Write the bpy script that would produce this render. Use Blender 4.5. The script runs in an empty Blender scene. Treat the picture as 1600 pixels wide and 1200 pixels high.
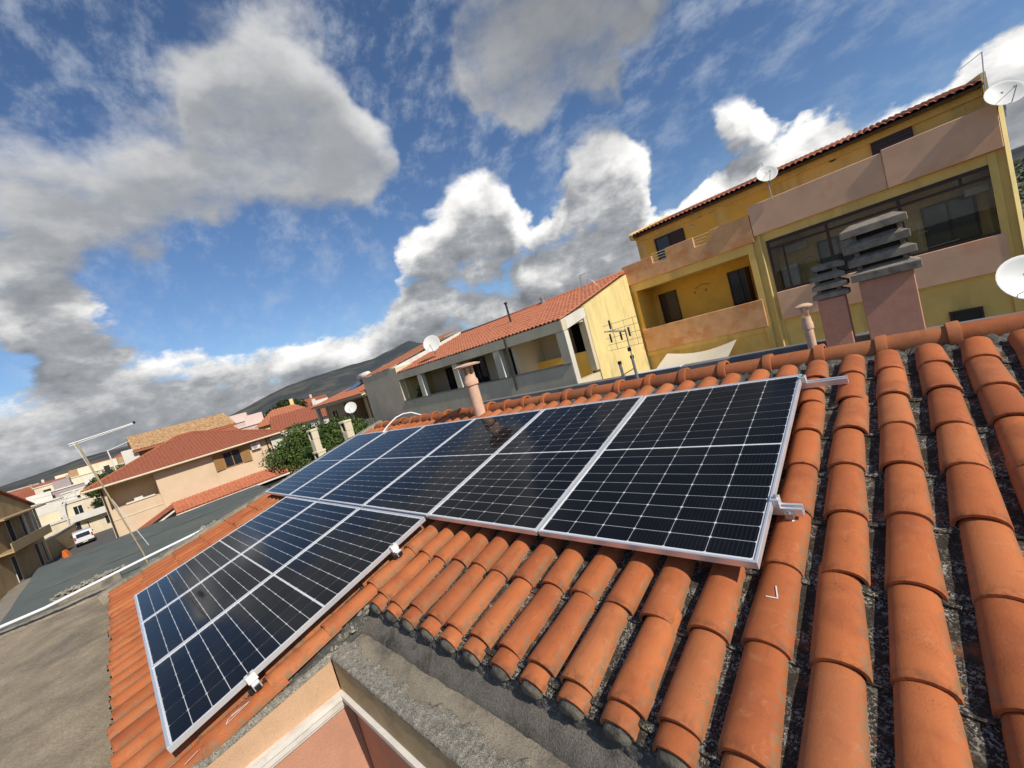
import bpy, bmesh, math, random
from mathutils import Vector, Matrix
random.seed(7)
R = math.radians
sc = bpy.context.scene
C = sc.collection

# ------------------------------------------------------------------ camera
cam_d = bpy.data.cameras.new('camera')
cam_d.sensor_width = 36.0
cam_d.lens = 14.238
cam_d.clip_start = 0.05
cam_d.clip_end = 60000
cam = bpy.data.objects.new('camera', cam_d)
C.objects.link(cam)
right = Vector((0.70004, 0.65962, -0.27360))
down = Vector((-0.14673, -0.24210, -0.95909))
fwd = Vector((-0.69887, 0.71154, -0.07269))
m3 = Matrix((right, -down, -fwd)).transposed()
cam.matrix_world = Matrix.Translation((0.530, -3.247, 9.6645)) @ m3.to_4x4()
sc.camera = cam

# ------------------------------------------------------------------ world: sky with clouds
SUN_AZ, SUN_EL = -3.0, 39.0          # azimuth from +X towards +Y
SUN = Vector((math.cos(R(SUN_EL)) * math.cos(R(SUN_AZ)), math.cos(R(SUN_EL)) * math.sin(R(SUN_AZ)), math.sin(R(SUN_EL))))
W = bpy.data.worlds.new('World'); sc.world = W; W.use_nodes = True
sc.view_settings.view_transform = 'Standard'; sc.view_settings.look = 'None'
sc.view_settings.exposure = 0.82; sc.view_settings.gamma = 1.0
sc.view_settings.use_curve_mapping = False

CLOUDS = [(-0.739, 0.34, 0.582, 0.117, 0.4), (-0.815, 0.266, 0.515, 0.13, 0.42), (-0.761, 0.402, 0.51, 0.143, 0.46), (-0.758, 0.477, 0.444, 0.116, 0.46), (-0.897, 0.096, 0.43, 0.129, 0.33), (-0.904, 0.012, 0.427, 0.095, 0.28), (-0.887, 0.209, 0.412, 0.097, 0.3), (-0.371, 0.735, 0.567, 0.149, 0.6), (-0.479, 0.688, 0.546, 0.111, 0.5), (-0.293, 0.795, 0.532, 0.111, 0.5), (-0.504, 0.728, 0.465, 0.059, 0.3), (-0.198, 0.838, 0.508, 0.062, 0.3), (-0.958, -0.02, 0.287, 0.08, 0.4), (-0.972, 0.015, 0.234, 0.075, 0.34), (-0.956, 0.098, 0.275, 0.039, 0.12), (-0.158, 0.932, 0.326, 0.061, 0.55), (-0.125, 0.946, 0.298, 0.039, 0.35), (-0.094, 0.906, 0.413, 0.034, 0.2), (-0.666, 0.674, 0.319, 0.117, 0.6), (-0.61, 0.719, 0.333, 0.079, 0.45), (-0.744, 0.606, 0.283, 0.058, 0.35), (-0.437, 0.851, 0.292, 0.102, 0.62), (-0.382, 0.873, 0.302, 0.072, 0.45), (-0.516, 0.813, 0.268, 0.065, 0.4), (-0.322, 0.893, 0.314, 0.05, 0.15), (-0.554, 0.816, 0.162, 0.097, 0.3), (-0.428, 0.884, 0.189, 0.098, 0.38), (-0.298, 0.934, 0.199, 0.078, 0.38), (-0.797, 0.568, 0.205, 0.089, 0.35), (-0.012, 0.976, 0.219, 0.091, 0.45), (-0.095, 0.972, 0.215, 0.065, 0.4), (-0.193, 0.961, 0.198, 0.066, 0.35), (0.154, 0.976, 0.156, 0.068, 0.5), (-0.848, 0.396, 0.352, 0.058, 0.1), (-0.906, 0.284, 0.314, 0.038, 0.1), (-0.575, 0.543, 0.612, 0.105, -0.4), (-0.87, 0.407, 0.276, 0.139, -0.4), (-0.917, 0.23, 0.327, 0.073, -0.25), (-0.191, 0.887, 0.422, 0.105, -0.5), (0.001, 0.942, 0.336, 0.138, -0.5), (-0.235, 0.927, 0.291, 0.058, -0.4), (-0.533, 0.773, 0.345, 0.07, -0.6), (-0.63, 0.631, 0.452, 0.081, -0.45), (-0.575, 0.702, 0.42, 0.055, -0.4), (-0.949, 0.193, 0.251, 0.074, -0.3), (-0.774, 0.178, 0.608, 0.098, -0.15), (-0.076, 0.945, 0.317, 0.044, -0.35), (-0.302, 0.921, 0.247, 0.056, -0.4), (-0.767, 0.556, 0.321, 0.063, -0.3), (-0.703, 0.592, 0.395, 0.062, -0.35)]

class NT:
    def __init__(s, tree): s.t = tree
    def n(s, typ, **kw):
        nd = s.t.nodes.new(typ)
        for k, v in kw.items(): setattr(nd, k, v)
        return nd
    def put(s, sock, v):
        if v is None: return
        if hasattr(v, 'is_output'): s.t.links.new(v, sock)
        else: sock.default_value = v
    def math(s, op, a, b=None, c=None, clamp=False):
        nd = s.n('ShaderNodeMath', operation=op, use_clamp=clamp)
        for i, v in enumerate((a, b, c)): s.put(nd.inputs[i], v)
        return nd.outputs[0]
    def vmath(s, op, a, b=None, scale=None):
        nd = s.n('ShaderNodeVectorMath', operation=op)
        s.put(nd.inputs[0], a); s.put(nd.inputs[1], b)
        if scale is not None: s.put(nd.inputs['Scale'], scale)
        return nd.outputs['Value'] if op in ('DOT_PRODUCT', 'LENGTH') else nd.outputs[0]
    def remap(s, v, a, b, c=0.0, d=1.0, smooth=True):
        nd = s.n('ShaderNodeMapRange', interpolation_type='SMOOTHSTEP' if smooth else 'LINEAR')
        s.put(nd.inputs[0], v)
        for i, q in enumerate((a, b, c, d)): s.put(nd.inputs[1 + i], q)
        return nd.outputs[0]
    def noise(s, vec, scale, detail=4, rough=.5, dist=0.0, col=False):
        nd = s.n('ShaderNodeTexNoise')
        s.put(nd.inputs['Vector'], vec); s.put(nd.inputs['Scale'], scale)
        nd.inputs['Detail'].default_value = detail; nd.inputs['Roughness'].default_value = rough
        nd.inputs['Distortion'].default_value = dist
        return nd.outputs['Color' if col else 'Fac']
    def mix(s, f, a, b, mode='MIX'):
        nd = s.n('ShaderNodeMix', data_type='RGBA', blend_type=mode)
        s.put(nd.inputs[0], f)
        for sock, v in ((nd.inputs[6], a), (nd.inputs[7], b)):
            if not hasattr(v, 'is_output') and len(v) == 3: v = (*v, 1)
            s.put(sock, v)
        return nd.outputs[2]

def build_world():
    t = NT(W.node_tree); W.node_tree.nodes.clear()
    tc = t.n('ShaderNodeTexCoord'); d = tc.outputs['Generated']
    sky = t.n('ShaderNodeTexSky', sky_type='NISHITA', sun_disc=False)
    sky.sun_elevation = R(SUN_EL); sky.sun_rotation = R(90 - SUN_AZ)
    sky.altitude = 60; sky.air_density = 1.0; sky.dust_density = .35; sky.ozone_density = 2.0
    sep = t.n('ShaderNodeSeparateXYZ'); t.put(sep.inputs[0], d); el = sep.outputs[2]
    warp = t.noise(d, 6.0, 4, .55, col=True)
    wv = t.vmath('SCALE', t.vmath('SUBTRACT', warp, (.5, .5, .5)), scale=.14)
    lv = Vector((SUN.x * .5, SUN.y * .5, .75)).normalized() * .06
    st = t.vmath('MULTIPLY', d, (1.0, 1.0, 1.8))
    st1 = t.vmath('ADD', st, (lv.x, lv.y, lv.z * 1.8))
    big = t.math('MULTIPLY', t.math('SUBTRACT', t.noise(st, 3.6, 2, .5), .5), .62)
    high = t.remap(el, .24, .46)
    damp = t.math('SUBTRACT', 1.05, t.math('MULTIPLY', high, .40))
    def dens(v, sv, detail):
        dw = t.vmath('NORMALIZE', t.vmath('ADD', v, wv)); acc = None
        for x, y, z, r, w in CLOUDS:
            dt = t.vmath('DOT_PRODUCT', dw, Vector((x, y, z)).normalized())
            q = t.remap(dt, math.cos(r * 1.30), math.cos(r * .45), 0.0, w, False)
            acc = q if acc is None else t.math('ADD', acc, q)
        sz = t.n('ShaderNodeSeparateXYZ'); t.put(sz.inputs[0], dw)
        band = t.remap(sz.outputs[2], .225, .115, 0.0, .42, False)
        acc = t.math('MINIMUM', t.math('MAXIMUM', t.math('ADD', acc, band), -.5), .55)
        f1 = t.math('MULTIPLY', t.math('SUBTRACT', t.noise(sv, 8.5, detail, .62), .5), 1.15)
        f1 = t.math('MULTIPLY', f1, damp)
        return t.math('ADD', t.math('ADD', f1, big), t.math('SUBTRACT', acc, .16))
    d0 = dens(d, st, 7)
    d1 = dens(t.vmath('ADD', d, tuple(lv)), st1, 5)
    alpha = t.remap(d0, -.02, t.math('ADD', .20, t.math('MULTIPLY', high, .30)))
    veil = t.remap(t.noise(t.vmath('MULTIPLY', d, (1.6, 3.0, 3.0)), 6.0, 6, .65), .44, .76, 0.0, t.math('ADD', .22, t.math('MULTIPLY', high, .22)))
    slope = t.math('SUBTRACT', d0, d1)
    gain = t.math('SUBTRACT', 1.20, t.math('MULTIPLY', high, .70))
    lit = t.math('ADD', t.math('MULTIPLY', slope, gain), t.math('ADD', .50, t.math('MULTIPLY', high, .02)))
    core = t.remap(d0, .10, .80, 0.0, .24, False)
    back = t.math('MULTIPLY', t.remap(t.vmath('DOT_PRODUCT', d, tuple(SUN)), -.16, .06, 0.0, .24), t.remap(el, .36, .48))
    low = t.remap(el, .24, .10, 0.0, .10)
    tone = t.math('SUBTRACT', t.math('SUBTRACT', t.math('SUBTRACT', lit, core), back), low, clamp=True)
    ramp = t.n('ShaderNodeValToRGB'); t.put(ramp.inputs[0], tone)
    e = ramp.color_ramp.elements
    e[0].position = 0.0; e[0].color = (.105, .113, .125, 1)
    e[1].position = 1.0; e[1].color = (.60, .59, .575, 1)
    q = ramp.color_ramp.elements.new(.40); q.color = (.215, .223, .236, 1)
    skyc = t.mix(1.0, sky.outputs[0], (0.045, 0.053, 0.063), 'MULTIPLY')
    hz = t.mix(veil, skyc, (.36, .39, .43))
    col = t.mix(alpha, hz, ramp.outputs[0])
    bg = t.n('ShaderNodeBackground'); t.put(bg.inputs[0], col); bg.inputs[1].default_value = 1.0
    out = t.n('ShaderNodeOutputWorld'); W.node_tree.links.new(bg.outputs[0], out.inputs[0])
build_world()
W.cycles.sampling_method = 'MANUAL'; W.cycles.sample_map_resolution = 512
sc.cycles.max_bounces = 5; sc.cycles.diffuse_bounces = 3; sc.cycles.glossy_bounces = 3
sc.cycles.transmission_bounces = 4; sc.cycles.transparent_max_bounces = 8

# ------------------------------------------------------------------ sun
sd = bpy.data.lights.new('sun', 'SUN'); sd.energy = 2.5; sd.angle = R(.53); sd.color = (1.0, .93, .82)
so = bpy.data.objects.new('sun', sd); C.objects.link(so)
so.rotation_euler = SUN.to_track_quat('Z', 'Y').to_euler(); so.location = SUN * 60

# ------------------------------------------------------------------ mesh helpers
class MB:
    """collects faces and links them as ONE mesh object"""
    def __init__(s): s.v = []; s.f = []
    def add(s, vs, fs):
        o = len(s.v); s.v += [tuple(q) for q in vs]; s.f += [tuple(i + o for i in q) for q in fs]; return s
    def box(s, x0, x1, y0, y1, z0, z1):
        return s.add([(x0,y0,z0),(x1,y0,z0),(x1,y1,z0),(x0,y1,z0),(x0,y0,z1),(x1,y0,z1),(x1,y1,z1),(x0,y1,z1)],
                     [(0,3,2,1),(4,5,6,7),(0,1,5,4),(1,2,6,5),(2,3,7,6),(3,0,4,7)])
    def prism(s, poly, axis, a, b):
        """poly: 2-D points counter-clockwise, extruded along axis from a to b"""
        def P(p, w):
            return (w, p[0], p[1]) if axis == 'x' else ((p[0], w, p[1]) if axis == 'y' else (p[0], p[1], w))
        n = len(poly)
        vs = [P(p, a) for p in poly] + [P(p, b) for p in poly]
        fs = [tuple(range(n))[::-1], tuple(range(n, 2*n))] + [(i, (i+1) % n, n + (i+1) % n, n + i) for i in range(n)]
        return s.add(vs, fs)
    def tube(s, pts, r, k=8, cap=True, r2=None):
        pts = [Vector(p) for p in pts]; n = len(pts); rings = []
        prev = None
        for i, p in enumerate(pts):
            tdir = (pts[min(i+1, n-1)] - pts[max(i-1, 0)]).normalized()
            if prev is None:
                a = tdir.orthogonal().normalized()
            else:
                a = (prev - tdir * prev.dot(tdir)); a = a.normalized() if a.length > 1e-6 else tdir.orthogonal().normalized()
            prev = a; b = tdir.cross(a)
            rr = r if r2 is None else r + (r2 - r) * i / max(1, n - 1)
            rings.append([p + (a * math.cos(2*math.pi*j/k) + b * math.sin(2*math.pi*j/k)) * rr for j in range(k)])
        vs = [q for rg in rings for q in rg]; fs = []
        for i in range(n - 1):
            for j in range(k):
                fs.append((i*k+j, i*k+(j+1) % k, (i+1)*k+(j+1) % k, (i+1)*k+j))
        if cap: fs += [tuple(range(k))[::-1], tuple(range((n-1)*k, n*k))]
        return s.add(vs, fs)
    def lathe(s, prof, k=20, centre=(0,0,0), mtx=None):
        """prof: (radius, height) from bottom to top"""
        vs = []; fs = []; n = len(prof)
        for r, z in prof:
            for j in range(k):
                p = Vector((r * math.cos(2*math.pi*j/k), r * math.sin(2*math.pi*j/k), z))
                if mtx is not None: p = mtx @ p
                vs.append(p + Vector(centre))
        for i in range(n - 1):
            for j in range(k):
                fs.append((i*k+j, i*k+(j+1) % k, (i+1)*k+(j+1) % k, (i+1)*k+j))
        if prof[0][0] > 1e-6: fs.append(tuple(range(k))[::-1])
        if prof[-1][0] > 1e-6: fs.append(tuple(range((n-1)*k, n*k)))
        return s.add(vs, fs)
    def mesh(s, name, mat=None, smooth=False, bevel=0.0):
        me = bpy.data.meshes.new(name); me.from_pydata(s.v, [], s.f)
        bm = bmesh.new(); bm.from_mesh(me)
        bmesh.ops.remove_doubles(bm, verts=bm.verts, dist=1e-5)
        bmesh.ops.recalc_face_normals(bm, faces=bm.faces)
        if bevel > 0:
            bmesh.ops.bevel(bm, geom=[e for e in bm.edges if len(e.link_faces) == 2 and e.calc_face_angle(0) > .5], offset=bevel, segments=1, affect='EDGES', clamp_overlap=True)
        bm.to_mesh(me); bm.free()
        if smooth:
            for p in me.polygons: p.use_smooth = True
        if mat is not None: me.materials.append(mat)
        return me
    def build(s, name, mat, parent=None, smooth=False, bevel=0.0, **props):
        o = bpy.data.objects.new(name, s.mesh(name, mat, smooth, bevel)); C.objects.link(o)
        if smooth == 'auto':
            try: o.data.shade_auto_smooth
            except Exception: pass
        if parent is not None: o.parent = parent
        for k, v in props.items(): o[k] = v
        return o

def auto_smooth(me, ang=40):
    bm = bmesh.new(); bm.from_mesh(me)
    for f in bm.faces: f.smooth = True
    for e in bm.edges:
        e.smooth = not (len(e.link_faces) == 2 and e.calc_face_angle(0) > R(ang))
    bm.to_mesh(me); bm.free()

def place(name, me, parent=None, loc=(0,0,0), rot=(0,0,0), scale=None, **props):
    o = bpy.data.objects.new(name, me); C.objects.link(o)
    if parent is not None: o.parent = parent
    o.location = loc; o.rotation_euler = rot
    if scale is not None: o.scale = scale
    for k, v in props.items(): o[k] = v
    return o

def thing(name, label, cat, loc=(0,0,0), rotz=0.0, group=None):
    o = bpy.data.objects.new(name, None); C.objects.link(o); o.empty_display_size = .2
    o.location = loc; o.rotation_euler = (0, 0, rotz)
    o['label'] = label; o['category'] = cat
    if group: o['group'] = group
    return o

def copy_tree(o, parent=None):
    c = o.copy(); C.objects.link(c); c.parent = parent
    for ch in list(o.children): copy_tree(ch, c)
    return c

# ------------------------------------------------------------------ materials
def newmat(name):
    m = bpy.data.materials.new(name); m.use_nodes = True
    t = NT(m.node_tree); b = m.node_tree.nodes['Principled BSDF']
    pos = t.n('ShaderNodeNewGeometry').outputs['Position']
    return m, t, b, pos

def rough_mat(name, col, rough=.85, var=.18, scale=2.0, bump=.15, bscale=90.0, stain=None, stain_amt=.0, stain_scale=.8, metal=0.0, spec=.3, grain=.0, streak=False):
    m, t, b, pos = newmat(name)
    n1 = t.noise(pos, scale, 5, .6)
    f = t.remap(n1, .3, .7, 1 - var, 1 + var, False)
    c = t.mix(1.0, col, t.n('ShaderNodeCombineColor').outputs[0], 'MULTIPLY')
    cc = t.n('ShaderNodeCombineColor')
    for i in range(3): t.put(cc.inputs[i], f)
    c = t.mix(1.0, col, cc.outputs[0], 'MULTIPLY')
    if stain is not None:
        p2 = t.vmath('MULTIPLY', pos, (1, 1, .22)) if streak else pos
        sn = t.noise(p2, stain_scale, 7, .66, .3)
        c = t.mix(t.remap(sn, .47, .68, 0.0, stain_amt), c, stain)
    if grain > 0:
        g = t.remap(t.noise(pos, bscale * 1.3, 3, .7), .3, .7, 1 - grain, 1 + grain, False)
        cg = t.n('ShaderNodeCombineColor')
        for i in range(3): t.put(cg.inputs[i], g)
        c = t.mix(1.0, c, cg.outputs[0], 'MULTIPLY')
    t.put(b.inputs['Base Color'], c)
    b.inputs['Roughness'].default_value = rough; b.inputs['Metallic'].default_value = metal
    b.inputs['Specular IOR Level'].default_value = spec
    if bump > 0:
        bp = t.n('ShaderNodeBump'); bp.inputs['Strength'].default_value = bump; bp.inputs['Distance'].default_value = .02
        t.put(bp.inputs['Height'], t.noise(pos, bscale, 5, .65)); t.put(b.inputs['Normal'], bp.outputs[0])
    return m

def tile_mat(name, base, pale, dark, far=False, moss=.8):
    m, t, b, pos = newmat(name)
    oi = t.n('ShaderNodeObjectInfo')
    rnd = oi.outputs['Random']
    c = t.mix(rnd, base, pale)
    r2 = t.math('FRACT', t.math('MULTIPLY', rnd, 37.7)); r3 = t.math('FRACT', t.math('MULTIPLY', rnd, 91.3))
    c = t.mix(t.math('MULTIPLY', t.remap(r2, .30, 1, 0, 1, False), .55), c, dark)
    c = t.mix(t.math('MULTIPLY', t.remap(r3, .6, 1, 0, 1, False), .35), c, (.52, .22, .09))
    blot = t.noise(pos, 7.0, 6, .62, .4)
    c = t.mix(t.remap(blot, .45, .75, 0, .45), c, pale)
    blot2 = t.noise(pos, 4.3, 5, .6)
    c = t.mix(t.remap(blot2, .47, .68, 0, .55), c, dark)
    st_ = t.noise(t.vmath('MULTIPLY', pos, (30, 6, 6)), 1.0, 5, .65, .5)
    c = t.mix(t.remap(st_, .52, .72, 0, .35), c, dark)
    # pale bloom
    bl = t.noise(t.vmath('ADD', pos, (9.1, 3.3, 1.7)), 11.0, 6, .7, .6)
    c = t.mix(t.remap(bl, .55, .75, 0, .32), c, (.46, .22, .11))
    if not far:
        sp = t.noise(pos, 190.0, 3, .65)
        zone = t.noise(pos, 8.0, 3, .6)
        f = t.math('MULTIPLY', t.remap(sp, .58, .66, 0, 1), t.remap(zone, .55, .68, 0, 1))
        ob = t.n('ShaderNodeTexCoord').outputs['Object']; so_ = t.n('ShaderNodeSeparateXYZ'); t.put(so_.inputs[0], ob)
        edge = t.math('MULTIPLY', t.remap(t.math('ABSOLUTE', so_.outputs[0]), .045, .072), t.remap(t.noise(pos, 34.0, 5, .65), .40, .62))
        c = t.mix(t.math('MULTIPLY', edge, moss), c, (.20, .17, .10))
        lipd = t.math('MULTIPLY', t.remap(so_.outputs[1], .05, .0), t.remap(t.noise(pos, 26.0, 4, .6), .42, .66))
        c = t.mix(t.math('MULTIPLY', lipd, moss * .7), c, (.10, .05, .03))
        w1 = t.noise(t.vmath('ADD', pos, (4, 4, 1)), 17.0, 6, .72, .8)
        c = t.mix(t.remap(w1, .57, .70, 0, .28), c, (.58, .30, .16))
        c = t.mix(t.math('MULTIPLY', f, .85), c, (.035, .022, .015))
        gr = t.noise(pos, 300.0, 3, .6)
        c = t.mix(t.remap(gr, .4, .8, 0, .25), c, dark)
    t.put(b.inputs['Base Color'], c)
    b.inputs['Roughness'].default_value = .78; b.inputs['Specular IOR Level'].default_value = .28
    bp = t.n('ShaderNodeBump'); bp.inputs['Strength'].default_value = .22; bp.inputs['Distance'].default_value = .01
    t.put(bp.inputs['Height'], t.noise(pos, 160.0 if not far else 20., 6, .7)); t.put(b.inputs['Normal'], bp.outputs[0])
    return m

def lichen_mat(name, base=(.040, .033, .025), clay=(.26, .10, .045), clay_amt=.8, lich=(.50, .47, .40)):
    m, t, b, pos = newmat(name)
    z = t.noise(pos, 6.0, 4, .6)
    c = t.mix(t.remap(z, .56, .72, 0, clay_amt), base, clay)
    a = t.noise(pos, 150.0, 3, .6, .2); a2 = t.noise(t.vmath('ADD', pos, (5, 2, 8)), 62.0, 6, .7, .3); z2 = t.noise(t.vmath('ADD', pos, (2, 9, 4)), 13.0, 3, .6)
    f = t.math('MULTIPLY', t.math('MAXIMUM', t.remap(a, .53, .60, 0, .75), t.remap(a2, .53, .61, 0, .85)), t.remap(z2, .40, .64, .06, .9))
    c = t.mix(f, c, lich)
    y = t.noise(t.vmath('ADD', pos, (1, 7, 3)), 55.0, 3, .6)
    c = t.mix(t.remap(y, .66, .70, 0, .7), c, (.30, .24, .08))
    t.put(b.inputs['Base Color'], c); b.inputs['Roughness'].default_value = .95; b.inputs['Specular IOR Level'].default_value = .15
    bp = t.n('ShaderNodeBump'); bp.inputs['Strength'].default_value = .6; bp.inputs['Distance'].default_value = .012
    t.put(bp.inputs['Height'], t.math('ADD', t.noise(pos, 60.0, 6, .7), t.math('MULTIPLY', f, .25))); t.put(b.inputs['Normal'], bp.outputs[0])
    return m

def plain(name, col, rough=.5, metal=0.0, spec=.5, coat=0.0):
    m, t, b, pos = newmat(name)
    n = t.noise(pos, 3.0, 4, .6)
    c = t.mix(t.remap(n, .35, .7, 0, .22), col, tuple(q * .72 for q in col))
    t.put(b.inputs['Base Color'], c)
    t.put(b.inputs['Roughness'], t.remap(t.noise(pos, 14.0, 4, .6), .3, .7, max(.02, rough - .06), min(1, rough + .06), False))
    b.inputs['Metallic'].default_value = metal; b.inputs['Specular IOR Level'].default_value = spec
    b.inputs['Coat Weight'].default_value = coat
    return m

def thin_glass(name, tint=(.93, .95, .95), rough=.02, ior=1.45, boost=0.0):
    m = bpy.data.materials.new(name); m.use_nodes = True; t = NT(m.node_tree); m.node_tree.nodes.clear()
    tr = t.n('ShaderNodeBsdfTransparent'); tr.inputs[0].default_value = (*tint, 1)
    gl = t.n('ShaderNodeBsdfGlossy'); gl.inputs['Roughness'].default_value = rough; gl.inputs[0].default_value = (1, 1, 1, 1)
    fr = t.n('ShaderNodeFresnel'); fr.inputs[0].default_value = ior
    fac = t.math('ADD', fr.outputs[0], boost, clamp=True)
    mx = t.n('ShaderNodeMixShader'); t.put(mx.inputs[0], fac)
    m.node_tree.links.new(tr.outputs[0], mx.inputs[1]); m.node_tree.links.new(gl.outputs[0], mx.inputs[2])
    out = t.n('ShaderNodeOutputMaterial'); m.node_tree.links.new(mx.outputs[0], out.inputs[0])
    return m

def cell_mat():
    m, t, b, pos = newmat('solar_cell')
    tc = t.n('ShaderNodeTexCoord').outputs['Object']
    sx = t.n('ShaderNodeSeparateXYZ'); t.put(sx.inputs[0], tc)
    fr = t.math('FRACT', t.math('MULTIPLY', t.math('ADD', sx.outputs[0], .091), 1 / .0182))
    line = t.math('LESS_THAN', t.math('ABSOLUTE', t.math('SUBTRACT', fr, .5)), .035)
    c = t.mix(t.n('ShaderNodeObjectInfo').outputs['Random'], (.0045, .0045, .0055), (.0080, .0082, .0098))
    c = t.mix(t.math('MULTIPLY', line, .55), c, (.09, .09, .095))
    t.put(b.inputs['Base Color'], c); b.inputs['Roughness'].default_value = .35; b.inputs['Specular IOR Level'].default_value = .25
    return m

M = {}
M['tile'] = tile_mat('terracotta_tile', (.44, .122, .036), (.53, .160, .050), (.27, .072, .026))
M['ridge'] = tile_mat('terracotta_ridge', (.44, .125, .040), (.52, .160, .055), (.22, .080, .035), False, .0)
M['tile_far'] = tile_mat('terracotta_far', (.46, .145, .070), (.56, .21, .11), (.24, .085, .05), True)
M['tile_red'] = tile_mat('red_roof_tile', (.33, .100, .055), (.40, .135, .075), (.22, .06, .035), True)
M['tile_brown'] = rough_mat('brown_roof_tile', (.50, .31, .15), .9, .45, 3.5, .3, 20, (.26, .14, .07), .85, 5.0, grain=.25)
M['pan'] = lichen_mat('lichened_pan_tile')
M['mortar'] = lichen_mat('lichened_mortar', (.085, .080, .072), (.20, .10, .06), .25, (.32, .31, .28))
M['plug'] = rough_mat('mortar_plug', (.15, .135, .105), .95, .3, 18, .6, 70, (.03, .03, .026), .7, 14)
M['concrete'] = rough_mat('weathered_concrete', (.30, .255, .185), .95, .22, 7, .5, 120, (.105, .095, .08), .75, 4.0, grain=.35)
M['concrete_dark'] = rough_mat('stained_mortar', (.175, .155, .125), .95, .25, 9, .6, 130, (.035, .033, .03), .8, 6.0, grain=.45)
M['concrete_rough'] = rough_mat('rough_concrete', (.44, .40, .315), .95, .4, 40, 1.0, 150, (.10, .09, .075), .75, 80, grain=.7)
M['terrace'] = rough_mat('terrace_screed', (.315, .25, .165), .95, .3, 3.5, .6, 45, (.17, .145, .11), .75, 1.3, grain=.25)
M['peach'] = rough_mat('peach_stucco', (.66, .42, .25), .92, .10, 4, .5, 160, (.45, .27, .15), .3, 5, grain=.14)
M['pink_wall'] = rough_mat('salmon_stucco', (.56, .285, .185), .92, .10, 3, .4, 160, (.42, .21, .13), .3, 4, grain=.1)
M['tan_wall'] = rough_mat('tan_stucco', (.45, .35, .20), .92, .16, 6, .4, 140, (.22, .17, .10), .5, 5, grain=.15)
M['white_trim'] = rough_mat('white_trim', (.74, .70, .62), .7, .08, 6, .15, 60, (.42, .36, .28), .4, 7)
M['alu'] = plain('aluminium', (.80, .80, .80), .36, .55, .5)
M['alu_dark'] = plain('aluminium_side', (.55, .56, .57), .35, .9, .5)
M['black'] = plain('black_rubber', (.012, .012, .012), .6)
M['backsheet'] = plain('white_backsheet', (.86, .87, .88), .5)
M['cell'] = cell_mat()
M['glass_pv'] = thin_glass('panel_glass', (.96, .97, .98), .06, 1.18)
M['pvc'] = plain('white_pvc', (.78, .77, .74), .4)
M['yellow'] = rough_mat('yellow_stucco', (.86, .58, .18), .92, .10, 1.2, .35, 60, (.52, .36, .14), .60, 1.3, streak=True)
M['yellow_pale'] = rough_mat('pale_yellow_stucco', (.78, .62, .27), .92, .08, 1.4, .3, 60, (.46, .38, .18), .65, 2.0, streak=True)
M['yellow_deep'] = rough_mat('ochre_stucco', (.88, .53, .10), .92, .09, 1.2, .3, 60, (.70, .38, .07), .35, 1.0)
M['sponge'] = rough_mat('sponged_orange_stucco', (.78, .43, .21), .92, .14, 2.2, .3, 60, (.66, .25, .08), .8, 1.5)
M['sponge_pink'] = rough_mat('sponged_pink_stucco', (.80, .49, .31), .92, .12, 1.0, .3, 60, (.70, .33, .17), .65, .55)
M['grey_render'] = rough_mat('grey_render', (.66, .57, .39), .95, .10, 1.0, .4, 50, (.46, .40, .29), .5, .9, streak=True)
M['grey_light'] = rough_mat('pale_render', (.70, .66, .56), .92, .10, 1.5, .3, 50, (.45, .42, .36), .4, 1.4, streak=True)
M['cream'] = rough_mat('cream_stucco', (.66, .50, .335), .92, .06, 1.0, .25, 50, (.52, .38, .25), .3, .9, streak=True)
M['cream_wall'] = rough_mat('light_cream', (.70, .60, .42), .92, .08, .6, .2, 30, (.50, .42, .3), .4, .6, streak=True)
M['white_wall'] = rough_mat('white_wall', (.66, .62, .55), .9, .06, .6, .2, 30, (.55, .52, .47), .4, .6, streak=True)
M['pink_house'] = rough_mat('pink_house', (.64, .48, .43), .9, .08, .6, .2, 30, (.5, .33, .3), .4, .6)
M['tan_house'] = rough_mat('tan_house', (.42, .30, .155), .92, .10, .7, .25, 30, (.30, .21, .11), .5, .7, streak=True)
M['grey_house'] = rough_mat('grey_house', (.40, .37, .33), .92, .12, .6, .2, 30, (.25, .23, .2), .5, .6, streak=True)
M['lilac'] = rough_mat('lilac_house', (.34, .28, .28), .92, .1, .6, .2, 30)
M['wood_dark'] = plain('dark_brown_wood', (.050, .020, .012), .55)
M['wood'] = plain('brown_wood', (.33, .175, .055), .55)
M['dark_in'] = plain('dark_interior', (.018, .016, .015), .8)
M['pane'] = plain('window_pane', (.020, .024, .030), .08, 0, .6)
M['glass'] = thin_glass('clear_glass', (.93, .94, .92), .01, 1.40)
M['chim'] = rough_mat('chimney_stucco', (.68, .33, .215), .92, .12, 5, .4, 90, (.50, .25, .17), .5, 5)
M['slab'] = rough_mat('chimney_cap_concrete', (.30, .255, .195), .95, .25, 8, .6, 90, (.095, .085, .07), .65, 7, grain=.2)
M['flue'] = rough_mat('clay_flue', (.70, .45, .31), .88, .12, 10, .25, 120, (.54, .33, .22), .4, 9)
M['ledge'] = rough_mat('flat_roof_ledge', (.20, .19, .18), .9, .15, 3, .3, 80, (.10, .1, .1), .5, 2.5)
M['membrane'] = rough_mat('bitumen_membrane', (.115, .130, .112), .88, .14, .9, .25, 40, (.165, .155, .125), .55, .55)
M['dish'] = plain('dish_paint', (.76, .75, .70), .45)
M['metal'] = plain('galvanised_metal', (.45, .45, .44), .45, .8)
M['metal_dark'] = plain('dark_metal', (.06, .055, .05), .5, .5)
M['cable'] = plain('black_cable', (.02, .02, .02), .6)
M['awning'] = rough_mat('awning_cloth', (.62, .57, .46), .9, .05, 1.5, .1, 30)
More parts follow.
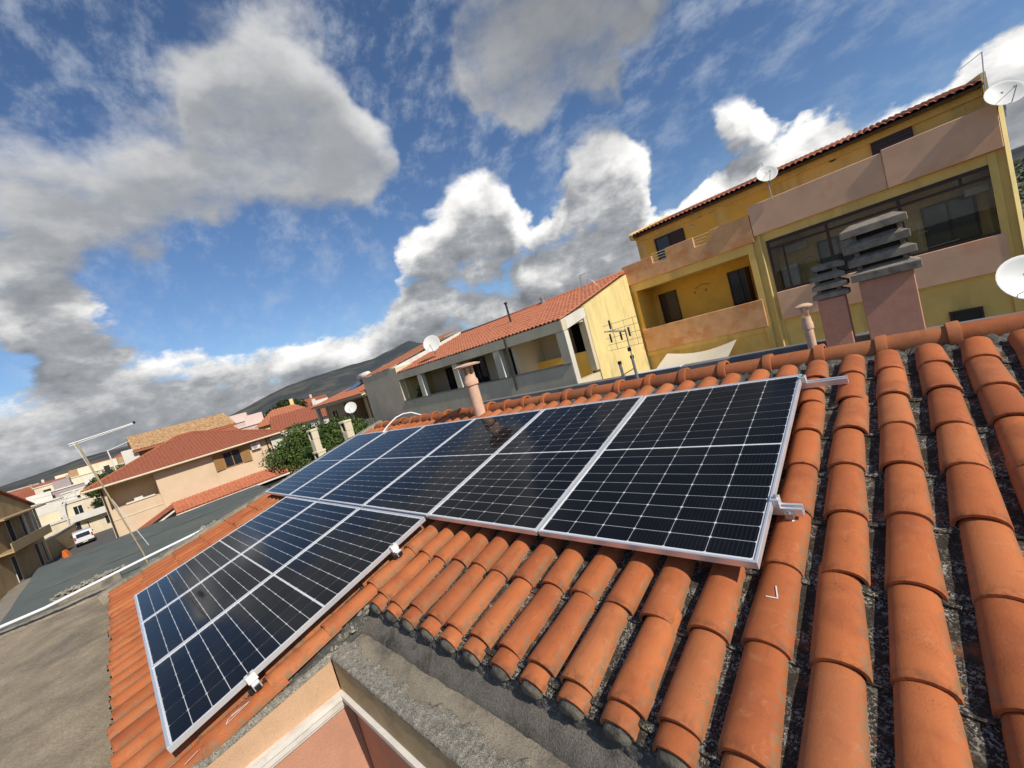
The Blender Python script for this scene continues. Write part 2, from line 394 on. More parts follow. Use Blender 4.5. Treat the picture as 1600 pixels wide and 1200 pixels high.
M['asphalt'] = rough_mat('asphalt', (.115, .108, .098), .93, .18, .6, .3, 30, (.15, .135, .115), .5, .3)
M['pave'] = rough_mat('pavement', (.27, .235, .185), .93, .15, .8, .3, 30)
M['ground'] = rough_mat('ground', (.14, .125, .075), .97, .25, .05, .2, 2, (.08, .085, .04), .7, .02)
M['car_white'] = plain('white_paint', (.80, .80, .80), .25, 0, .5, .4)
M['tyre'] = plain('tyre', (.02, .02, .02), .85)
M['red_light'] = plain('red_lens', (.40, .02, .015), .3)
M['orange'] = plain('orange_plastic', (.70, .17, .03), .5)
M['chalk'] = plain('chalk', (.80, .78, .74), .9)
M['bark'] = rough_mat('bark', (.10, .075, .05), .95, .3, 8, .6, 40)

# ------------------------------------------------------------------ setting
g = MB(); g.add([(-9000, -9000, 0), (9000, -9000, 0), (9000, 9000, 0), (-9000, 9000, 0)], [(0, 1, 2, 3)])
g.build('ground', M['ground'], kind='structure')
# street to the left where the van is parked, with a kerbed pavement beside it
g = MB(); g.box(-170, -44, -11.6, -3.2, -.05, .012)
g.build('road', M['asphalt'], kind='structure')
g = MB(); g.box(-170, -40, -13.2, -11.6, -.05, .13)
g.build('pavement', M['pave'], kind='structure', bevel=.02)
g = MB(); g.box(-170, -66, -3.2, -1.9, -.05, .13)
g.build('pavement', M['pave'], kind='structure', bevel=.02)

def fbm(x, y, o=5, s=1.0):
    from mathutils import noise as mn
    return mn.fractal(Vector((x * s, y * s, 3.7)), 1.0, 2.0, o)

def mountain_mat():
    m, t, b, pos = newmat('hazed_mountain_scrub')  # scrub tones lightened and blued: distance haze painted into the colour
    p = t.vmath('MULTIPLY', pos, (1, 1, 2.0))
    n = t.noise(p, .0022, 8, .62, .3)
    c = t.mix(t.remap(n, .42, .62), (.062, .072, .076), (.125, .118, .100))
    n2 = t.noise(t.vmath('ADD', p, (300, 50, 9)), .0011, 6, .6)
    c = t.mix(t.remap(n2, .52, .66, 0, .75), c, (.060, .073, .084))
    n3 = t.noise(p, .012, 5, .7)
    c = t.mix(t.remap(n3, .55, .75, 0, .5), c, (.13, .11, .07))
    t.put(b.inputs['Base Color'], c); b.inputs['Roughness'].default_value = 1.0; b.inputs['Specular IOR Level'].default_value = 0.0
    return m
M['mountain'] = mountain_mat()

# silhouette of the range: azimuth (deg from +X), elevation (deg)
SIL = [(60, 5.4), (72, 5.6), (82, 5.0), (95, 5.3), (107, 6.0), (116, 6.15), (119, 5.95), (122.4, 6.0), (124.3, 5.8), (127, 5.4), (131.4, 5.05), (132.7, 5.4), (135.5, 5.2),
       (139.3, 4.95), (143.1, 4.75), (145.3, 4.95), (146.4, 5.6), (147.3, 5.45), (149.2, 5.05), (151.9, 4.5), (155.2, 4.5), (158.5, 4.25), (162.3, 3.9), (164.5, 3.4), (167.4, 2.6), (170, 1.95), (174, 1.7),
       (177.9, 1.85), (179.6, 1.85), (181.6, 1.75), (184.1, 1.45), (186.4, 1.2), (191, .8), (200, .6), (230, .6), (300, 1.0), (360, 3.0), (420, 5.4)]
def sil(az):
    for (a, e), (b, f) in zip(SIL, SIL[1:]):
        if a <= az <= b:
            k = (az - a) / (b - a); return e + (f - e) * k
    return 1.0
def mountains():
    mb = MB(); NA, NR = 720, 22
    D = 6500.0
    for i in range(NA + 1):
        az = 60 + 360 * i / NA
        for j in range(NR + 1):
            k = j / NR
            r = 2300 + (D - 2300) * k
            h = math.tan(R(sil(az))) * D
            prof = k ** 1.9
            nz = fbm(math.cos(R(az)) * r / 1000, math.sin(R(az)) * r / 1000, 6, 1.5)
            z = -6 + h * prof * (1 + .55 * nz * (1 - k) ) + 26 * nz * k * (1.0 - .75 * k) + (6 * fbm(az * .6, 0, 5) if j == NR else 0)
            mb.v.append((math.cos(R(az)) * r, math.sin(R(az)) * r, z))
    for i in range(NA):
        for j in range(NR):
            a = i * (NR + 1) + j
            mb.f.append((a, a + 1, a + NR + 2, a + NR + 1))
    mb.build('hills', M['mountain'], kind='structure', smooth=True)
mountains()

# scrubby slope rising behind the tall yellow building on the right
def near_hill():
    mb = MB(); N = 70
    for i in range(N + 1):
        for j in range(N + 1):
            x = -90 + 330 * i / N; y = 60 + 420 * j / N
            k = max(0.0, min(1.0, (y - 60) / 330)); ex = max(0, min(1, (x + 85) / 120))
            z = -.6 + 34 * (k * k * (3 - 2 * k)) * (ex * ex * (3 - 2 * ex)) + 2.0 * fbm(x / 40, y / 40) * k * ex
            mb.v.append((x, y, z))
    for i in range(N):
        for j in range(N):
            a = i * (N + 1) + j; mb.f.append((a, a + N + 1, a + N + 2, a + 1))
    m, t, b, pos = newmat('dry_scrub_slope')
    n = t.noise(pos, .35, 6, .65); c = t.mix(t.remap(n, .46, .58), (.20, .175, .085), (.045, .055, .022))
    t.put(b.inputs['Base Color'], c); b.inputs['Roughness'].default_value = 1.0
    mb.build('hillside', m, kind='structure', smooth=True)
    # low scrub growing on it
    sb = MB(); rnd = random.Random(5)
    for q in range(1500):
        x = rnd.uniform(0, 120); y = rnd.uniform(120, 400)
        k = max(0.0, min(1.0, (y - 60) / 330)); ex = max(0, min(1, (x + 85) / 120))
        z = -.6 + 34 * (k * k * (3 - 2 * k)) * (ex * ex * (3 - 2 * ex)) + 2.0 * fbm(x / 40, y / 40) * k * ex
        s = rnd.uniform(.7, 2.2)
        for w in range(9):
            c = Vector((x, y, z)) + Vector((rnd.gauss(0, .4), rnd.gauss(0, .4), abs(rnd.gauss(.35, .3)))) * s
            a = Vector((rnd.gauss(0, 1), rnd.gauss(0, 1), rnd.gauss(0, 1))).normalized() * s * .5; bq = a.orthogonal().normalized() * s * .4
            sb.add([c - a, c + bq, c + a, c - bq], [(0, 1, 2, 3)])
    sb.build('scrub', M['leaf'], kind='stuff', label='low dark scrub dotted over the dry slope', category='scrub')

def leaf_mat(name, a, b_, tr=.25):
    m, t, b, pos = newmat(name)
    n = t.noise(pos, 2.2, 4, .6); n2 = t.noise(pos, 19.0, 2, .6)
    c = t.mix(t.remap(n, .38, .62), a, b_); c = t.mix(t.remap(n2, .5, .7, 0, .5), c, tuple(q * 1.5 for q in b_))
    t.put(b.inputs['Base Color'], c); b.inputs['Roughness'].default_value = .6
    b.inputs['Specular IOR Level'].default_value = .25
    return m
M['leaf'] = leaf_mat('dark_leaf', (.020, .030, .012), (.045, .058, .020))
M['leaf_green'] = leaf_mat('green_leaf', (.035, .065, .014), (.095, .135, .028))
near_hill()

# ------------------------------------------------------------------ the roof we stand at
AL = R(12.27); CA, SA = math.cos(AL), math.sin(AL); Z0 = 9.0
def RW(u, v, n=0.0):
    """roof coordinates: u left along the ridge, v down the slope, n off the panel plane"""
    return Vector((-u, -v * CA - n * SA, Z0 - v * SA + n * CA))

house = thing('tiled_roof_house', 'near house with orange terracotta barrel-tile roof carrying the solar panels', 'house')
PIT, CRS = .1937, .3475
UMIN, UMAX, USTEP = -1.75, 7.25, 2.215
VTOP = -.46
def roof_slab():
    mb = MB()
    n0, n1 = -.175, -.30
    def slab(u0, u1, v0, v1):
        q = [RW(u0, v0, n0), RW(u1, v0, n0), RW(u1, v1, n0), RW(u0, v1, n0), RW(u0, v0, n1), RW(u1, v0, n1), RW(u1, v1, n1), RW(u0, v1, n1)]
        mb.add(q, [(0, 1, 2, 3), (7, 6, 5, 4), (0, 4, 5, 1), (1, 5, 6, 2), (2, 6, 7, 3), (3, 7, 4, 0)])
    slab(UMIN, USTEP, -.60, 2.36); slab(USTEP + .001, UMAX, -.60, 3.66)
    return mb.build('roof', M['mortar'], house)
roof = roof_slab()

def cover_mesh(length, w_lip, w_top, h, thick=.013, seg=12):
    """half-round tile: local x across, y up the slope, z off the roof; lip at y = 0"""
    mb = MB(); ys = [0, .012, length * .5, length]
    def prof(w, hh, zoff):
        out = []
        for i in range(seg + 1):
            a = math.pi * i / seg
            out.append((-w / 2 * math.cos(a), hh * (math.sin(a) ** .82) + zoff))
        return out
    rings = []
    for k, y in enumerate(ys):
        q = y / length; w = w_lip + (w_top - w_lip) * q; hh = h * (1 - .10 * q)
        if k == 0: w -= .004; hh -= .002
        rings.append([(x, y, z) for x, z in prof(w, hh, 0)])
    inner = [[(x, y, z) for x, z in prof((w_lip if i == 0 else w_lip * .97) - 2 * thick, h - thick, 0)] for i, y in enumerate((0, .10))]
    vs = [p for r_ in rings for p in r_] + [p for r_ in inner for p in r_]
    n = seg + 1; fs = []
    for k in range(len(ys) - 1):
        for i in range(seg): fs.append((k*n+i, k*n+i+1, (k+1)*n+i+1, (k+1)*n+i))
    b0 = len(ys) * n
    for i in range(seg):
        fs.append((i+1, i, b0+i, b0+i+1)); fs.append((b0+i+1, b0+i, b0+n+i, b0+n+i+1))
    mb.add(vs, fs)
    me = mb.mesh('cover_tile', M['tile']); auto_smooth(me, 50); return me

def pan_mesh(length, w, seg=6, rnd=random.Random(14)):
    mb = MB(); vs = []; fs = []
    ys = [length * k / 9 for k in range(10)]; n = seg + 1
    for y in ys:
        for i in range(n):
            x = -w / 2 + w * i / seg
            vs.append((x, y, .020 * abs(2 * i / seg - 1) ** 2.0 - .004 + rnd.gauss(0, .0016)))
    for k in range(9):
        for i in range(seg): fs.append((k*n+i, k*n+i+1, (k+1)*n+i+1, (k+1)*n+i))
    o = len(vs)
    for i in range(seg + 1):
        x = -w / 2 + w * i / seg; vs.append((x, 0, .020 * abs(2 * i / seg - 1) ** 2.0 - .018))
    for i in range(seg): fs.append((i+1, i, o+i, o+i+1))
    mb.add(vs, fs); me = mb.mesh('pan_tile', M['pan']); auto_smooth(me, 50); return me

covers = [cover_mesh(.425, .150 + d, .129, .063 + e) for d, e in ((0, 0), (.005, .002), (-.004, -.001))]
starter = cover_mesh(.20, .136, .128, .060)
pans = [pan_mesh(.425, .128, 6, random.Random(q)) for q in range(5)]
PW, PH, GAP = 1.134, 1.722, .020
def hidden(u, v0, v1):
    m_ = .10
    if m_ < u < 6.90 - m_ and v0 > -.02 and v1 < PH - .12: return True
    if 2.31 + m_ < u < 5.75 - m_ and v0 > .2 and v1 < 2 * PH - .12: return True
    return False
hid_c, hid_p = MB(), MB()
def add_to(mb, me, mtx):
    mb.add([mtx @ q.co for q in me.vertices], [tuple(p.vertices) for p in me.polygons])
rt = random.Random(3)
nc = 0
ncol = int((UMAX - UMIN) / PIT)
for ci in range(ncol + 1):
    u = -.040 + PIT * (ci - 9)
    if u < UMIN + .05 or u > UMAX - .05: continue
    last = 7 if u < USTEP - .05 else 11
    for k in range(last + 1):
        v = -.105 + CRS * k + (.018 if k == 7 and last == 7 else 0)
        n = -.152 + .0
        du = rt.gauss(0, .0055); dv = rt.gauss(0, .009)
        rot = (AL - R(1.9) + rt.gauss(0, .006), rt.gauss(0, .022), rt.gauss(0, .019))
        L = .425 if k > 0 else .30
        loc = RW(u + du, v + dv, n + .014)
        me = rt.choice(covers)
        mt = Matrix.LocRotScale(loc, __import__('mathutils').Euler(rot), Vector((1, L / .425, 1)))
        if hidden(u, v - L, v): add_to(hid_c, me, mt)
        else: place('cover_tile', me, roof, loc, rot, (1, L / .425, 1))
        # pan to the right of the cover (towards smaller u)
        up = u - PIT / 2
        if 2.2 < u < 2.32: continue
        locp = RW(up, v + .02 + rt.gauss(0, .008), n + .016)
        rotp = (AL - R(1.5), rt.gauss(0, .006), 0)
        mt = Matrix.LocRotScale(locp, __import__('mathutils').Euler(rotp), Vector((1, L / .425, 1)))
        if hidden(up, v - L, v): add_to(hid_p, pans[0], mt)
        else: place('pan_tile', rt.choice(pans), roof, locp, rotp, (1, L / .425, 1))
    # starter tile and the mortar that closes its mouth
    vE = 2.412 if last == 7 else 3.765
    if last == 7:
        loc = RW(u + rt.gauss(0, .004), vE, -.155)
        place('starter_tile', starter, roof, loc, (AL, 0, rt.gauss(0, .012)))
        pm = MB(); seg = 8; w = .116; vs = []
        for j, (yy, sc_) in enumerate(((.004, 1.0), (-.016, .86), (-.024, .55))):
            for i in range(seg + 1):
                a = math.pi * i / seg
                vs.append((-w/2*sc_*math.cos(a) + rt.gauss(0, .002), yy + rt.gauss(0, .002), .050*sc_*math.sin(a) - .006 + rt.gauss(0, .0015)))
        fs = []
        for j in range(2):
            for i in range(seg): fs.append((j*(seg+1)+i, j*(seg+1)+i+1, (j+1)*(seg+1)+i+1, (j+1)*(seg+1)+i))
        fs.append(tuple(range(2*(seg+1), 3*(seg+1))))
        pm.add(vs, fs); me = pm.mesh('mortar_plug', M['plug'], True)
        place('mortar_plug', me, roof, loc, (AL, 0, 0))
        lp = RW(u - PIT / 2, vE + .002, -.150)
        place('eave_pan_tile', pans[0], roof, lp, (AL, 0, 0), (1, .35, 1))
hc = hid_c.build('tile_field', M['tile'], roof, True, kind='stuff')
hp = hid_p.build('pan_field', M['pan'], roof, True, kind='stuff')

# ridge tiles with a collar at one end, bedded in mortar
def ridge_mesh():
    L, r = .36, .088; seg = 12; mb = MB()
    st = [(0, r), (.030, r), (.040, r + .002), (L - .065, r + .004), (L - .060, r + .022), (L - .012, r + .027), (L, r + .024), (L, r + .006)]
    vs = []; n = seg + 1; fs = []
    for x, rr in st:
        for i in range(n):
            a = math.pi * (i / seg * 1.12 - .06)
            vs.append((x, -rr * 1.02 * math.cos(a), rr * math.sin(a)))
    for k in range(len(st) - 1):
        for i in range(seg): fs.append((k*n+i, k*n+i+1, (k+1)*n+i+1, (k+1)*n+i))
    mb.add(vs, fs); me = mb.mesh('ridge_tile', M['ridge']); auto_smooth(me, 35); return me
rme = ridge_mesh()
u = UMIN - .05; 
while u < UMAX - .1:
    p = RW(u, -.56, -.150)
    # collar points to the right end (+X) of every tile
    place('ridge_tile', rme, roof, (p.x - .345, p.y, p.z + rt.gauss(0, .004)), (rt.gauss(0, .02), rt.gauss(0, .008), rt.gauss(0, .010)))
    u += .3465
mm = MB(); nu = 360; ring = [(-.72, -.26), (-.66, -.165), (-.56, -.120), (-.475, -.135), (-.42, -.150), (-.375, -.165), (-.34, -.19)]
for i in range(nu + 1):
    uu = UMIN + (UMAX - UMIN) * i / nu
    for k, (vv, nn) in enumerate(ring):
        j = .016 if 2 < k < 6 else .004
        mm.v.append(tuple(RW(uu, vv + rt.gauss(0, j * .8), nn + rt.gauss(0, j * .55))))
for i in range(nu):
    for k in range(len(ring) - 1):
        a = i * len(ring) + k; mm.f.append((a, a + len(ring), a + len(ring) + 1, a + 1))
mm.build('ridge_mortar', M['mortar'], roof, True)

# back of the roof, hidden behind the ridge, and the flat roof that follows it
pb = RW(0, -.62, -.17)
mb = MB(); mb.prism([(pb.y, pb.z), (pb.y, pb.z - .15), (4.3, 7.85), (4.3, 8.0)][::-1], 'x', -7.25, 1.75); mb.build('rear_slope', M['mortar'], house)
mb = MB(); mb.box(-9.9, 2.6, 4.32, 7.4, 7.6, 8.02); mb.build('rear_flat_roof', M['ledge'], house)
mb = MB(); mb.box(-9.9, .25, 5.62, 5.9, 8.021, 8.365); mb.build('rear_parapet', M['ledge'], house, bevel=.012)
mb = MB(); mb.box(-4.4, -3.05, 5.60, 5.86, 8.369, 8.385); mb.build('plank', M['pvc'], house)

# masonry under the eaves: mortar bed, sloping concrete gutter, rough cap
def strip(pts_a, pts_b):
    mb = MB(); n = len(pts_a)
    for a, b in zip(pts_a, pts_b): mb.v += [tuple(a), tuple(b)]
    for i in range(n - 1): mb.f.append((2*i, 2*i+1, 2*i+3, 2*i+2))
    return mb
XR = 2.4
def rough_grid(name, prof, x0, x1, nx, jit, mat, parent, wob=0.0, seed=1):
    """prof: (y, z) cross-section swept along x with jitter"""
    rr = random.Random(seed); mb = MB(); n = len(prof)
    for i in range(nx + 1):
        x = x0 + (x1 - x0) * i / nx
        wv = wob * fbm(x * 4.0, seed, 4) + wob * .6 * fbm(x * 17, seed + 9, 3)
        for k, (y, z, j, wo) in enumerate(prof):
            mb.v.append((x + rr.gauss(0, j * .3), y + rr.gauss(0, j) + wv * wo, z + rr.gauss(0, j * .7)))
    for i in range(nx):
        for k in range(n - 1):
            a = i * n + k; mb.f.append((a, a + n, a + n + 1, a + 1))
    return mb.build(name, mat, parent, True)
XA = -2.20
rough_grid('mortar_bed', [(-2.20, 8.26, 0, 0), (-2.27, 8.345, .004, 0), (-2.315, 8.335, .006, .3), (-2.335, 8.300, .004, .3), (-2.34, 8.25, 0, 0)], XA - .05, XR, 300, .004, M['mortar'], house, .02, 3)
rough_grid('mortar_slope', [(-2.25, 8.318, 0, 0), (-2.30, 8.305, .001, 0), (-2.35, 8.272, .001, .1), (-2.395, 8.235, .001, .4), (-2.412, 8.212, .001, .6), (-2.418, 8.19, 0, .6)], XA + .002, XR, 240, .001, M['concrete_dark'], house, .016, 4)
rough_grid('concrete_gutter', [(-2.39, 8.185, 0, 0), (-2.41, 8.204, .0004, 0), (-2.465, 8.199, .0005, 0), (-2.50, 8.192, .0006, 0), (-2.60, 8.192, .0, 0), (-2.60, 8.10, 0, 0)], XA + .003, XR, 240, .001, M['concrete'], house, .0, 5)
rough_grid('rough_cap', [(-2.628, 8.185, .0, 0), (-2.630, 8.207, .0012, .03), (-2.618, 8.212, .0018, .03), (-2.59, 8.2125, .0022, 0), (-2.565, 8.2125, .0022, .15), (-2.54, 8.2125, .0022, .5), (-2.518, 8.211, .0022, .9), (-2.508, 8.205, .0015, 1.0), (-2.506, 8.17, 0, 1.0)], XA + .02, XR, 640, .003, M['concrete_rough'], house, .042, 6)
mb = MB(); mb.box(XA + .002, XR, -2.625, -2.30, 7.985, 8.186); mb.build('parapet_face', M['tan_wall'], house)
mb = MB(); mb.box(XA + .002, XR, -2.595, -2.30, 4.0, 7.984); mb.build('courtyard_wall', M['pink_wall'], house)
cor = [(0, 0), (.018, 0), (.022, .018), (.038, .026), (.042, .062), (.055, .070), (.055, .098), (0, .098)]
mb = MB(); mb.prism([(-2.5951 - a, 7.885 + b) for a, b in cor][::-1], 'x', XA + .056, XR); mb.build('cornice', M['white_trim'], house)
# side wall below the lower solar array
mb = MB(); mb.prism([(-2.632, 8.205), (-3.70, 8.105), (-3.70, 7.982), (-2.632, 7.982)][::-1], 'x', XA - .20, XA); mb.build('peach_band', M['peach'], house)
mb = MB(); mb.box(XA - .2, XA - .004, -3.70, -2.5965, 4.0, 7.981); mb.build('side_wall', M['pink_wall'], house)
mb = MB(); mb.prism([(XA - .0039 + a, 7.884 + b) for a, b in cor], 'y', -3.70, -2.5965); mb.build('cornice', M['white_trim'], house)
# rough concrete verge strip between the wall and the tiles
def verge_strip():
    rr = random.Random(8); mb = MB(); nx = 260; prof = [(XA + .003, -.03), (XA + .001, -.001), (XA - .02, .008), (XA - .05, .014), (XA - .085, .022), (XA - .105, .03), (XA - .12, -.01)]
    n = len(prof)
    for i in range(nx + 1):
        y = -2.52 - 1.22 * i / nx
        zb = 8.209 - (.0937 * max(0, -2.632 - y)) 
        wv = .02 * fbm(y * 5, 2, 4)
        for k, (x, dz) in enumerate(prof):
            j = 0 if k in (0, 1, n - 1) else .0042
            mb.v.append((x + rr.gauss(0, j) + (wv if k > 3 else 0), y, zb + dz + rr.gauss(0, j)))
    for i in range(nx):
        for k in range(n - 1):
            a = i * n + k; mb.f.append((a, a + n, a + n + 1, a + 1))
    mb.build('rough_verge', M['concrete_rough'], house, True)
verge_strip()
# crumbled mortar where the two roofs meet
rr = random.Random(12); mb = MB()
for q in range(46):
    x = rr.uniform(-2.40, -2.20); y = -2.30 - rr.uniform(0, .30); z = 8.235 + (y + 2.6) * .25 + rr.uniform(-.01, .018); s = rr.uniform(.012, .035)
    vs = [Vector((x, y, z)) + Vector((rr.gauss(0, 1), rr.gauss(0, 1), rr.gauss(0, .8))).normalized() * s for _ in range(8)]
    bm = bmesh.new()
    for p in vs: bm.verts.new(p)
    bmesh.ops.convex_hull(bm, input=bm.verts); bm.verts.index_update()
    keep = [vv for vv in bm.verts if vv.link_faces]; idx = {vv: i for i, vv in enumerate(keep)}
    mb.add([vv.co.copy() for vv in keep], [tuple(idx[vv] for vv in f.verts) for f in bm.faces]); bm.free()
mb.build('crumbled_mortar', M['concrete_rough'], house, kind='stuff')
# flat terrace below the lower eave
def terrace():
    mb = MB(); N, Mx = 60, 70
    for i in range(N + 1):
        for j in range(Mx + 1):
            x = -8.05 + 5.85 * i / N; y = -12.0 + 8.42 * j / Mx
            mb.v.append((x, y, 8.0 + .012 * fbm(x * 1.5, y * 1.5, 5) + .004 * fbm(x * 9, y * 9, 3)))
    for i in range(N):
        for j in range(Mx):
            a = i * (Mx + 1) + j; mb.f.append((a, a + Mx + 1, a + Mx + 2, a + 1))
    o = len(mb.v)
    mb.build('terrace_floor', M['terrace'], house, True)
terrace()
mb = MB(); mb.box(-8.05, -2.2, -12.0, -3.58, 4.0, 7.93); mb.box(-7.25, -2.47, -3.57, 4.3, 4.0, 7.93); mb.box(-2.46, 1.75, -2.2, 4.3, 4.0, 7.93); mb.build('wall', M['tan_wall'], house)
# verge kerb at the far end of the roof
def kerb():
    rr = random.Random(4); mb = MB(); n = 160; prof = [(7.255, -.24), (7.255, -.082), (7.275, -.070), (7.36, -.072), (7.46, -.078), (7.485, -.09), (7.49, -.32)]
    k = len(prof)
    for i in range(n + 1):
        v = -.72 + 4.55 * i / n
        for a, (uu, nn) in enumerate(prof):
            j = .006 if 0 < a < k - 1 else 0
            p = RW(uu + rr.gauss(0, j), v, nn + rr.gauss(0, j)); mb.v.append(tuple(p))
    for i in range(n):
        for a in range(k - 1):
            q = i * k + a; mb.f.append((q, q + 1, q + k + 1, q + k))
    mb.build('verge_kerb', M['concrete'], house, True)
kerb()
mb = MB(); mb.box(-7.56, -7.256, -3.8, 4.3, 4.0, 7.9); mb.build('gable_wall', M['tan_wall'], house)
# low rim along the far side of the terrace
rough_grid('terrace_rim', [(0, 0, 0, 0)], 0, 1, 1, 0, M['concrete'], house) if False else None
mb = MB(); rr = random.Random(31); prof = [(-7.86, 7.96), (-7.88, 8.035), (-7.93, 8.06), (-8.05, 8.065), (-8.10, 8.05), (-8.11, 7.6)]
n = 160
for i in range(n + 1):
    y = -12.0 + 8.5 * i / n
    for x, z in prof: mb.v.append((x + rr.gauss(0, .008) - .05 * (y + 3.5) * -.09, y, z + rr.gauss(0, .006)))
for i in range(n):
    for k in range(len(prof) - 1):
        q = i * len(prof) + k; mb.f.append((q, q + 1, q + len(prof) + 1, q + len(prof)))
mb.build('terrace_rim', M['concrete'], house, True)

# chalk marks left by the installers
def chalk(pts):
    mb = MB()
    for a, b in zip(pts, pts[1:]):
        a, b = Vector(a), Vector(b); d = (b - a).normalized(); nrm = Vector((0, -SA, CA)); s = d.cross(nrm).normalized() * .0022
        mb.add([a - s, b - s, b + s, a + s], [(0, 1, 2, 3)])
    mb.build('chalk_mark', M['chalk'], roof)
nt = -.0795
chalk([RW(-.048, 1.745, nt), RW(-.060, 1.80, nt), RW(-.022, 1.80, nt)])
for s0 in ([RW(2.235, 3.13, -.083), RW(2.225, 3.25, -.083)], [RW(2.235, 3.13, -.083), RW(2.262, 3.22, -.083)], [RW(2.225, 3.25, -.083), RW(2.255, 3.235, -.083), RW(2.245, 3.17, -.083)], [RW(2.232, 3.38, -.083), RW(2.222, 3.44, -.083)]): chalk(s0)

# ------------------------------------------------------------------ solar panels
def panel_parts():
    fr = MB(); t_, hgt = .0115, .035
    fr.box(0, t_, 0, PH, -hgt, 0); fr.box(PW - t_, PW, 0, PH, -hgt, 0)
    fr.box(t_ + .0003, PW - t_ - .0003, 0, t_, -hgt, -.0003); fr.box(t_ + .0003, PW - t_ - .0003, PH - t_, PH, -hgt, -.0003)
    frame = fr.mesh('frame', M['alu'], False, .0012)
    bs = MB(); bs.box(t_ + .0006, PW - t_ - .0006, t_ + .0006, PH - t_ - .0006, -.010, -.0060); back = bs.mesh('backsheet', M['backsheet'])
    gl = MB(); gl.add([(t_ + .0006, t_ + .0006, -.0022), (PW - t_ - .0006, t_ + .0006, -.0022), (PW - t_ - .0006, PH - t_ - .0006, -.0022), (t_ + .0006, PH - t_ - .0006, -.0022)], [(0, 1, 2, 3)])
    glass = gl.mesh('glass', M['glass_pv'])
    ce = MB(); a, b, ch = .0897, .0446, .0060
    pts = [(-a + ch, -b), (a - ch, -b), (a, -b + ch), (a, b - ch), (a - ch, b), (-a + ch, b), (-a, b - ch), (-a, -b + ch)]
    ce.prism(pts, 'z', -.0004, .0004); cell = ce.mesh('cell', M['cell'])
    jb = MB(); jb.box(PW / 2 - .05, PW / 2 + .05, PH - .20, PH - .12, -.034, -.0105); box = jb.mesh('junction_box', M['black'])
    return frame, back, glass, cell, box
FR, BK, GL, CE, JB = panel_parts()
cells = []
cw = (PW - 2 * .0115 - .016) / 6; rh = (PH - 2 * .0115 - .022 - .010) / 18
for i in range(6):
    for k in range(18):
        x = .0115 + .008 + cw * (i + .5); y = .0115 + .011 + rh * (k + .5) + (.010 if k > 8 else 0)
        cells.append((x, y))
def panel(u_right, v_bot, label, tw):
    o = thing('solar_panel', label, 'solar panel', RW(u_right + PW, v_bot, 0), 0, 'solar panels fixed on the tiled roof')
    o.rotation_euler = (AL + tw[0], tw[1], 0)
    place('frame', FR, o); bk = place('backsheet', BK, o); place('glass', GL, o); place('junction_box', JB, o)
    for x, y in cells: place('cell', CE, o, (x, y, -.0050))
    return o
rp = random.Random(9)
up_lab = ['nearest solar panel at the right end of the upper row', 'solar panel second from the right end in the upper row, overhanging bare tiles',
          'solar panel third from right in upper row, mirroring the round clay flue', 'solar panel fourth from right in the upper row',
          'solar panel fifth from right in the upper row, bluish with sky', 'leftmost solar panel of the upper row beside the roof verge']
for i in range(6):
    panel(i * (PW + GAP), PH, up_lab[i], (rp.gauss(0, .0012), rp.gauss(0, .0012)))
low_lab = ['nearest solar panel of the lower row, beside the rough concrete verge', 'middle solar panel of the three in the lower row', 'leftmost solar panel of the three in the lower row']
for i in range(3):
    panel((i + 2) * (PW + GAP), 2 * PH + GAP, low_lab[i], (rp.gauss(0, .0012), rp.gauss(0, .0012)))

# ------------------------------------------------------------------ mounting rails with end clamps
def rail(label, u0, u1, v, clamp_u, foot_u=None, flip=False):
    o = thing('mounting_rail', label, 'mounting rail', RW(u0, v, -.058), 0, 'rails under the solar panels')
    o.rotation_euler = (AL, 0, 0)
    L = u1 - u0; b = MB()
    # C-profile running along -x
    pf = [(-.020, -.018), (.020, -.018), (.020, .020), (.008, .020), (.008, .014), (.014, .014), (.014, -.008), (-.014, -.008), (-.014, .014), (-.008, .014), (-.008, .020), (-.020, .020)]
    b.prism(pf, 'x', -L, 0); b.build('profile', M['alu'], o)
    cu = -(clamp_u - u0)
    if cu is not None:
        c = MB(); c.box(cu + .001, cu + .026, -.022, .022, .021, .052); c.box(cu - .008, cu + .0005, -.022, .022, .0585, .064); c.box(cu + .0005, cu + .026, -.022, .022, .0521, .064)
        cl = c.build('end_clamp', M['alu'], o, bevel=.0015)
        s = MB(); s.lathe([(.0075, 0), (.0075, .008), (.004, .008), (.004, .010)], 8, (cu + .013, 0, .0642)); s.build('bolt', M['metal'], cl)
    if foot_u is not None:
        fx = -(foot_u - u0)
        f = MB(); f.box(fx - .016, fx + .016, -.040, -.0205, -.022, .006); f.tube([(fx, -.030, -.034), (fx, -.030, .014)], .005, 8); f.lathe([(.020, -.046), (.022, -.038), (.012, -.032), (.006, -.028)], 12, (fx, -.030, 0))
        f.build('hanger_bolt', M['metal'], o)
    return o
rail('upper aluminium rail end jutting past the nearest panel', -.235, 6.9, .060, 0.0)
rail('lower aluminium rail stub on a hanger bolt at the nearest panel', -.105, 6.9, 1.33, 0.0, -.055)
